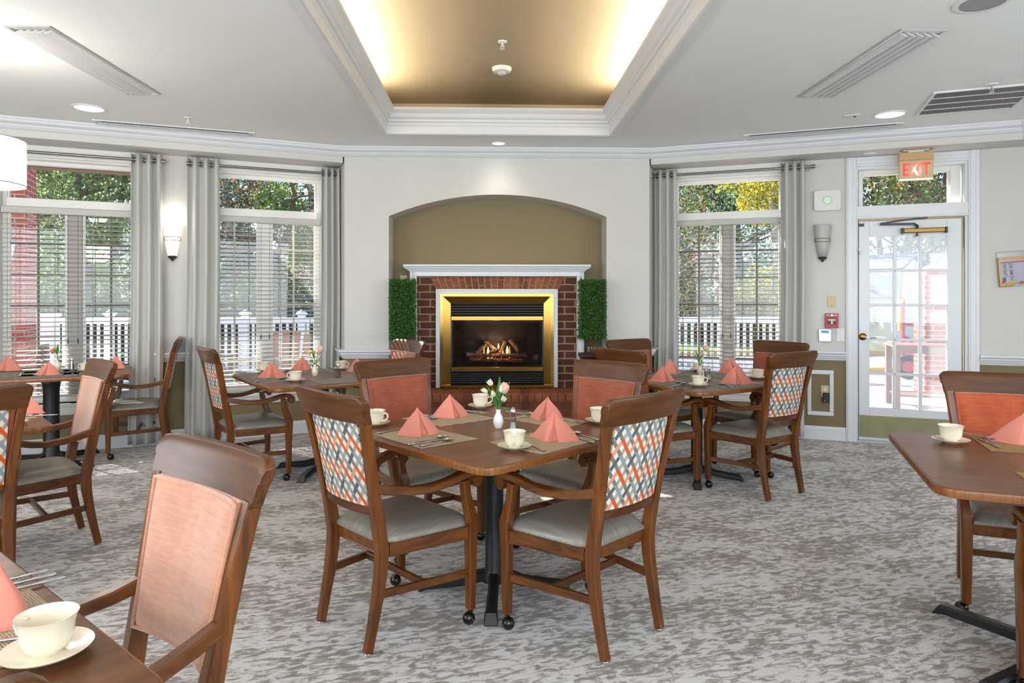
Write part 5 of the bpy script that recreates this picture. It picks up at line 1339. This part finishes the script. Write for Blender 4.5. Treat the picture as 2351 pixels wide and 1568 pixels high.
# --- table D
napkin_at(20, 851, 'left side of the far left table', -10, 1.25, 12, .1); napkin_at(108, 861, 'front of the far left table', 0, 1.05, 13, .1); napkin_at(266, 846, 'right side of the far left table', -20, 1.0, 14)
vase(133, 850, 'far left table', 'china', 1.05); bouquet(133, 850, '', [('peach', -.045, .155, 0), ('yellow', -.01, .17, 0), ('leaf', -.03, .20, 0), ('leaf', .03, .20, 0), ('leaf', .075, .175, 0, 0), ('leaf', .075, .125, -.01, 0), ('leaf', 0, .22, 0), ('leaf', .02, .08, -.01, .5), ('leaf', .04, .16, 0)], 1.0, 'peach rose and long leaves in the far left table vase')
shaker(165, 852, 'far left table', 'pepper', 1.15); cup_at(197, 853, 'on the far left table', 180, .95)
for kd, h_, t_, w_ in (('spoon', (150, 858), (140, 862), 'far left table, left one'), ('spoon', (161, 856), (168, 861), 'far left table, middle one'), ('spoon', (173, 855), (166, 861), 'far left table, right one'), ('fork', (50, 859), (44, 866), 'far left table')): cutlery(kd, h_, t_, w_)
# --- table E
napkin_at(66, 948, 'left edge table', -20, .95, 15, .1); cutlery('knife', (70, 957), (100, 956), 'left edge table')
cup_at(30, 975, 'on the left edge table behind the chair', 180, .9)
# --- table F (foreground)
napkin_at(0, 0, 'bottom left foreground table', -35, 1.15, 16, .105, world=at(5, 1412, ZT_) + Vector((-.02, 0, 0)))
cup_at(108, 1508, 'in the bottom left foreground', 165, 1.0, 'large looking cream cup')
for i, (h_, t_, kd) in enumerate((((-70, 1360), (44, 1331), 'spoon'), ((-50, 1368), (59, 1340), 'fork'), ((-30, 1375), (77, 1348), 'knife'))): cutlery(kd, h_, t_, 'bottom left foreground table beyond the napkin')
cutlery('fork', (-60, 1488), (45, 1472), 'bottom left foreground table in front of the napkin')
# --- table G
cup_at(2183, 1017, 'on the right edge table', 60, 1.02); napkin_at(2345, 1017, 'right edge table', -25, 1.15, 17, .11)
cutlery('spoon', (2262, 1008), (2235, 1000), 'right edge table beside the cup'); cutlery('knife', (2255, 1013), (2285, 1026), 'right edge table beside the cup'); cutlery('fork', (2250, 1006), (2225, 999), 'right edge table beside the cup')

# ------------------------------------------------------------------ outdoors
GZ = -.10
b = MB(); b.box(-40, 40, 7.3, 12.6, GZ - .1, GZ); link('ground_patio', b, 'concrete', kind='structure')
b = MB(); b.box(2.0, 40, 12.6, 16.6, GZ - .12, GZ - .02); link('ground_road', b, 'asphalt', kind='structure')
b = MB(); b.box(-40, 2.0, 12.6, 70, GZ - .12, GZ - .01).box(2.0, 40, 16.8, 70, GZ - .12, GZ + .04); link('ground_lawn', b, 'grass', kind='structure')
for nm, y, lab in (('kerb', 16.6, 'yellow painted kerb beyond the road'), ('kerb', 12.6, 'yellow painted kerb just beyond the white fence')):
    b = MB(); b.box(2.0, 30, y, y + .16, GZ - .05, GZ + .11); tag(link(nm, b, 'yellow', bevel=.02), lab, 'kerb')
def fence(x0, x1, y, label):
    t = empty('picket_fence', ((x0 + x1) / 2, y, GZ), 0, label, 'fence', 'white picket fences outside'); L = (x1 - x0) / 2
    b = MB(); b.box(-L, L, -.03, .03, .98, 1.09); link('top_rail', b, 'vinyl', t, bevel=.006)
    b = MB(); b.box(-L, L, -.025, .025, .12, .2); link('bottom_rail', b, 'vinyl', t)
    b = MB(); x = -L + .03
    while x < L: b.box(x, x + .044, -.012, .012, .2, .98); x += .117
    link('pickets', b, 'vinyl', t, smooth=0)
    k = 0; x = -L
    while x <= L + .01:
        b = MB(); b.box(x - .055, x + .055, -.055, .055, 0, 1.14).box(x - .08, x + .08, -.08, .08, 1.14, 1.17).lathe([(.09, 1.17), (0, 1.23)], 4, (x, 0, 0), Matrix.Identity(4)); link('post', b, 'vinyl', t); x += 2 * L / 3
fence(2.0, 5.3, 11.9, 'white picket fence outside the right window'); fence(-5.2, -2.3, 11.9, 'white picket fence outside the middle window'); fence(-9.0, -5.3, 11.9, 'white picket fence outside the far left window')
p = toworld(-1, 0, 0)
def ux(px, d): u = (px - 1175.5) / F * d; return (u * CS + d * SN, -u * SN + d * CS)
gx, gy = ux(92, 10.5); b = MB(); b.box(-.26, .26, -.03, .03, 0, 1.15).box(-.28, .28, -.045, .045, 1.15, 1.2); tag(link('solid_fence_panel', b, 'vinyl', loc=(gx, gy, GZ), rz=.4, bevel=.004), 'solid white fence panel beside the outdoor brick pillar', 'fence panel')
gx, gy = ux(84, 9.6); r = empty('charcoal_grill', (gx, gy, GZ), .4, 'dark grill outside the far left window', 'grill')
b = MB(); b.box(-.14, .14, -.12, .12, .05, .62); link('cabinet', b, 'dark', r, bevel=.01)
b = MB(); b.box(.03, .14, -.10, .1, .62, .78); link('hood', b, 'black', r, bevel=.02)
b = MB(); b.cyl((-.1, -.13, .55), (.1, -.13, .55), .01); link('handle', b, 'alu', r)
gx, gy = ux(12, 8.6); b = MB(); b.box(-.30, .27, -.27, .27, 0, 3.7); o = tag(link('brick_pillar', b, 'brickout', loc=(gx, gy, GZ), rz=R(20)), 'red brick pillar outside the far left window', 'pillar')
r = empty('patio_lantern', (gx, gy, 1.9), R(20), 'white lantern on the outdoor brick pillar', 'lantern')
b = MB(); b.box(.02, .08, -.30, -.27, -.12, .12); link('back_plate', b, 'vinyl', r)
b = MB(); b.sweep([(.12, -.35, -.1), (.17, -.36, .12)], .07, .07, ch=.3); link('lamp_glass', b, 'vinyl', r)
b = MB(); b.box(-4.4, -1.6, .2, 2.7, 2.93, 3.05).box(-4.4, -1.6, 2.5, 2.7, 2.86, 2.93); tag(link('porch_roof', b, plain('brown_soffit', '#6f5546', .8), loc=OL, rz=A22), 'brown porch roof outside above the far left window', 'porch roof')
def adirondack(px, d, rz, mat, label):
    x, y = ux(px, d); t = empty('patio_chair', (x, y, GZ), R(rz), label, 'chair')
    b = MB()
    for k in range(5): b.sweep([(-.24 + .12 * k, .18, .32), (-.28 + .14 * k, .48, 1.0 - .03 * abs(k - 2))], .10, .02); 
    link('slatted_back', b, mat, t)
    b = MB()
    for k in range(5): b.box(-.28, .28, -.35 + .11 * k, -.26 + .11 * k, .36 - .02 * k, .38 - .02 * k)
    link('slatted_seat', b, mat, t)
    for s in (-1, 1):
        b = MB(); b.box(s * .36 - .06, s * .36 + .06, -.42, .32, .58, .605); link('arm', b, mat, t)
        b = MB(); b.box(s * .32 - .02, s * .32 + .02, -.36, -.28, 0, .58); link('leg', b, mat, t); b = MB(); b.sweep([(s * .3, -.3, .33), (s * .3, .55, .02)], .03, .12); link('leg', b, mat, t)
adirondack(652, 9.6, 200, 'patwood', 'reddish wooden patio chair outside the middle window')
adirondack(522, 9.4, 150, 'dark', 'dark patio chair outside the middle window')
# bench like patio table behind the door
x, y = ux(2122, 8.9); t = empty('patio_table', (x, y, GZ), R(-20), 'weathered patio table seen through the glazed door', 'table')
b = MB()
for k in range(6): b.box(-.42, .42, -.3 + .1 * k, -.21 + .1 * k, .80, .83)
link('table_top', b, 'patwood', t)
b = MB()
for k in range(5): b.box(-.36, .36, -.25 + .1 * k, -.18 + .1 * k, .16, .18)
link('lower_shelf', b, 'patwood', t)
for sx in (-1, 1):
    for sy in (-1, 1): b = MB(); b.box(sx * .37 - .035, sx * .37 + .035, sy * .25 - .035, sy * .25 + .035, 0, .80); link('leg', b, 'patwood', t)
b = MB(); b.box(-.40, .40, -.29, -.26, .72, .80); link('apron', b, 'patwood', t)
# garden brick wall right of the door view
x, y = ux(2178, 9.9); b = MB(); b.box(-.32, 1.8, 0, .4, 0, 1.78); pr_ = [( -.32, 1.78)] + [(-.30 + .33 * (1 - math.cos(R(15 * k))), 1.78 + .16 * math.sin(R(15 * k))) for k in range(7)] + [(1.8, 1.94), (1.8, 1.78)]
b.prism(pr_, 0, .4, 'xz'); tag(link('garden_brick_wall', b, 'brickout', loc=(x, y, GZ), rz=R(-12)), 'pale lit brick garden wall seen through the door', 'wall')
# red and yellow machine
x, y = ux(2100, 12.0); t = empty('garden_tractor', (x, y, GZ), R(-25), 'red and yellow garden machine seen through the glazed door', 'machine')
b = MB()
for s in (-.18, .18): b.tube([(s, 0, .3), (s, 0, 1.2), (s, .06, 1.38), (s, .2, 1.42)], .035, 8)
b.tube([(-.18, 0, .95), (.3, 0, .95)], .03, 8); b.tube([(-.18, 0, .75), (.3, .1, .45)], .03, 8); link('roll_frame', b, 'redpaint', t)
b = MB(); b.box(-.22, .35, -.1, .3, .28, .42); link('body', b, 'redpaint', t, bevel=.02)
b = MB(); b.tube([(-.24, -.05, .85), (-.24, -.05, 1.25), (-.2, -.02, 1.38), (-.12, -.02, 1.40)], .03, 8); link('yellow_handle', b, 'yellow', t)
for sx in (-.12, .3):
    b = MB(); b.lathe([(.10, -.05), (.2, -.05), (.22, 0), (.2, .05), (.10, .05)], 20, m=Matrix.Translation((sx, -.15, .22)) @ rotx); wh = link('wheel', b, 'rubber', t)
    b = MB(); b.lathe([(0, -.04), (.1, -.04), (.1, .04), (0, .04)], 16, m=Matrix.Translation((sx, -.15, .22)) @ rotx); link('hub', b, 'redpaint', wh)
# shed
x, y = ux(2060, 17.0); t = empty('garden_shed', (x, y, GZ), R(-50), 'cream garden shed with grey shingled barn roof beyond the door', 'shed')
Ls, Ds = 2.1, 2.6; prof = [(0, 1.42), (.12, 2.12), (Ds / 2, 2.55), (Ds - .12, 2.12), (Ds, 1.42)]
b = MB(); b.prism([(0.08, 0), (0.08, 1.45), (.18, 2.06), (Ds / 2, 2.48), (Ds - .18, 2.06), (Ds - .08, 1.45), (Ds - .08, 0)], -Ls, -.06, 'yz'); link('siding', b, 'cream', t)
b = MB()
for i in range(4):
    (a, za), (c, zc_) = prof[i], prof[i + 1]; n = Vector((0, -(zc_ - za), c - a)).normalized() * .05
    b.prism([(a, za), (c, zc_), (c + n.y, zc_ + n.z), (a + n.y, za + n.z)], -Ls - .1, .08, 'yz')
link('roof', b, 'shingle', t, smooth=0)
b = MB(); b.box(-.08, -.03, .55, .62, 0, 1.75).box(-.08, -.03, 1.95, 2.02, 0, 1.75).box(-.08, -.03, .55, 2.02, 1.75, 1.83); link('door_trim', b, 'vinyl', t)
b = MB(); 
for z in (.72, 1.1): b.box(-2.6, -.5, -.02, .03, z, z + .05)
for k in range(8): b.box(-2.5 + .27 * k, -2.45 + .27 * k, -.01, .02, .77, 1.1)
link('ladder', b, 'alu', t)
# trees and bushes
def tree(x, y, H, crown, cols, label, rnd, trunk='bark', tr=.16, n=1500, size=.34, low=.12, spread=1.0):
    t = empty('tree', (x, y, GZ), rnd.uniform(0, 6), label, 'tree', 'trees beyond the fence')
    b = MB(); k = rnd.uniform(-.3, .3); pts = [(k * math.sin(i), .2 * math.cos(i * 1.3), H * .9 * i / 6) for i in range(7)]; b.tube(pts, [tr * (1 - .8 * i / 6) for i in range(7)], 8); link('trunk', b, trunk, t, smooth=60)
    b = MB()
    for i in range(12):
        z = H * rnd.uniform(.15, .85); a = rnd.uniform(0, 2 * PI); L = crown * rnd.uniform(.5, 1.0); p0 = Vector((0, 0, z)); p1 = p0 + Vector((math.cos(a), math.sin(a), .35)) * L * .5; p2 = p1 + Vector((math.cos(a + .5), math.sin(a + .5), .25)) * L * .5
        b.tube([p0, p1, p2], [tr * .35, tr * .2, .012], 5)
    link('branches', b, trunk, t, smooth=60)
    cl = [(rnd.uniform(-.6, .6) * crown, rnd.uniform(-.6, .6) * crown, H * (low + (1 - low) * rnd.random()), crown * rnd.uniform(.35, .7)) for _ in range(9)]
    for ci, col in enumerate(cols):
        pts = []
        for _ in range(n // len(cols)):
            c = cl[rnd.randrange(9)]; v = Vector((rnd.gauss(0, 1), rnd.gauss(0, 1), rnd.gauss(0, 1))).normalized() * c[3] * rnd.uniform(.6, 1.05)
            pts.append(Vector((c[0] + v.x * spread, c[1] + v.y * spread, max(.15, c[2] + v.z))))
        b = MB(); leafcloud(b, pts, size, rnd); link('leaf_crown', b, col, t, smooth=0)
rnd = random.Random(11)
spec = []
for (px, d, H, cr, cols, lab, tk) in [
    (20, 17, 6.5, 2.2, ('lfm', 'lfl'), 'green tree seen beside the outdoor brick pillar', 'bark'), (110, 19, 7, 2.4, ('lfl', 'lfm', 'lfy'), 'yellow green tree left of the far left window mullion', 'barkpale'),
    (190, 17, 6.8, 2.2, ('lfm', 'lfl'), 'leafy tree right of the far left window mullion', 'bark'), (275, 20, 8, 2.6, ('lfd', 'lfm', 'lfb'), 'dark green tree at the right of the far left window', 'bark'),
    (60, 26, 9, 3, ('lfd', 'lfn'), 'tall brown tree far behind the brick pillar', 'bark'), (240, 27, 9.5, 3, ('lfn', 'lfd'), 'tall bare tree far behind the far left window', 'barkpale'),
    (520, 19, 7.5, 2.2, ('lfb', 'lfn', 'lfo'), 'brownish tree at the left of the middle window', 'barkpale'), (590, 24, 9, 2.8, ('lfd', 'lfb'), 'dark pine behind the middle window mullion', 'bark'),
    (645, 17.5, 5.5, 1.5, ('lfl', 'lfm'), 'bright green slender tree in the middle window', 'bark'), (715, 20, 8, 2.3, ('lfn', 'lfo', 'lfd'), 'rusty leaved tree at the right of the middle window', 'barkpale'), (560, 29, 10, 3, ('lfd', 'lfn'), 'tall dark tree farthest off in the middle window', 'bark'),
    (1560, 21, 6, 1.8, ('lfo', 'lfm', 'lfn'), 'orange leaved tree at the left of the right window', 'barkpale'), (1615, 25, 9, 2.6, ('lfd', 'lfb', 'lfm'), 'dark pine at the left half of the right window', 'bark'), (1700, 24, 8.5, 2.4, ('lfb', 'lfm'), 'grey green pine at the middle of the right window', 'bark'),
    (1775, 20.5, 6.5, 1.7, ('lfy', 'lfy', 'lfl'), 'bright yellow tree at the right of the right window', 'barkpale'), (1660, 31, 11, 3.4, ('lfd', 'lfn', 'lfb'), 'tall dark tree farthest off in the right window', 'bark'), (1800, 30, 10, 3.2, ('lfn', 'lfd'), 'tall brown tree behind the yellow tree', 'barkpale'),
    (2010, 27, 9.5, 2.8, ('lfd', 'lfn'), 'dark tree above the shed at the left of the door', 'bark'), (2080, 25, 9, 2.6, ('lfm', 'lfn', 'lfo'), 'tree with pale trunk above the shed roof', 'barkpale'), (2150, 23, 8.5, 2.6, ('lfm', 'lfl', 'lfo'), 'green and rust tree above the garden brick wall', 'bark'),
    (2100, 33, 12, 3.8, ('lfd', 'lfn'), 'tallest dark tree farthest off above the door', 'bark'), (1950, 32, 11, 3.5, ('lfd', 'lfb'), 'tall dark tree farthest off at the left of the transom', 'bark'), (2220, 31, 11, 3.4, ('lfd', 'lfn'), 'tall dark tree at the right behind the brick wall', 'bark')]:
    x, y = ux(px, d); tree(x, y, H, cr, cols, lab, rnd, tk, size=.125 if d < 22 else .17, n=8500)
def bush(px, d, w, h, cols, label):
    x, y = ux(px, d); t = empty('bush', (x, y, GZ), 0, label, 'bush', 'bushes beyond the fence')
    for col in cols:
        pts = []
        for _ in range(2200):
            v = Vector((rnd.gauss(0, 1), rnd.gauss(0, 1), abs(rnd.gauss(0, 1)))).normalized() * rnd.uniform(.5, 1.0); pts.append(Vector((v.x * w, v.y * w * .5, .05 + v.z * h)))
        b = MB(); leafcloud(b, pts, .13, rnd); link('foliage', b, col, t, smooth=0)
for a in ((60, 15.5, 2.0, 1.6, ('lfm', 'lfl'), 'yellow green bush behind the far left fence, left one'), (220, 15.8, 2.2, 1.5, ('lfd', 'lfm'), 'dark green bush behind the far left fence, right one'), (560, 15.5, 1.6, 1.4, ('lfm', 'lfd'), 'green bush behind the middle fence, left one'), (690, 16, 1.7, 1.5, ('lfd', 'lfn'), 'dark bush behind the middle fence, right one'),
          (1590, 21.5, 2.2, 1.7, ('lfd', 'lfm'), 'dark hedge bush behind the right fence, left one'), (1710, 21.5, 2.2, 1.6, ('lfn', 'lfd', 'lfm'), 'brown green bush behind the right fence, middle one'), (1800, 21, 1.8, 1.5, ('lfy', 'lfm'), 'yellow green bush behind the right fence, right one'), (2010, 24, 3, 2.0, ('lfd', 'lfm'), 'bush at the left behind the shed')): bush(*a)
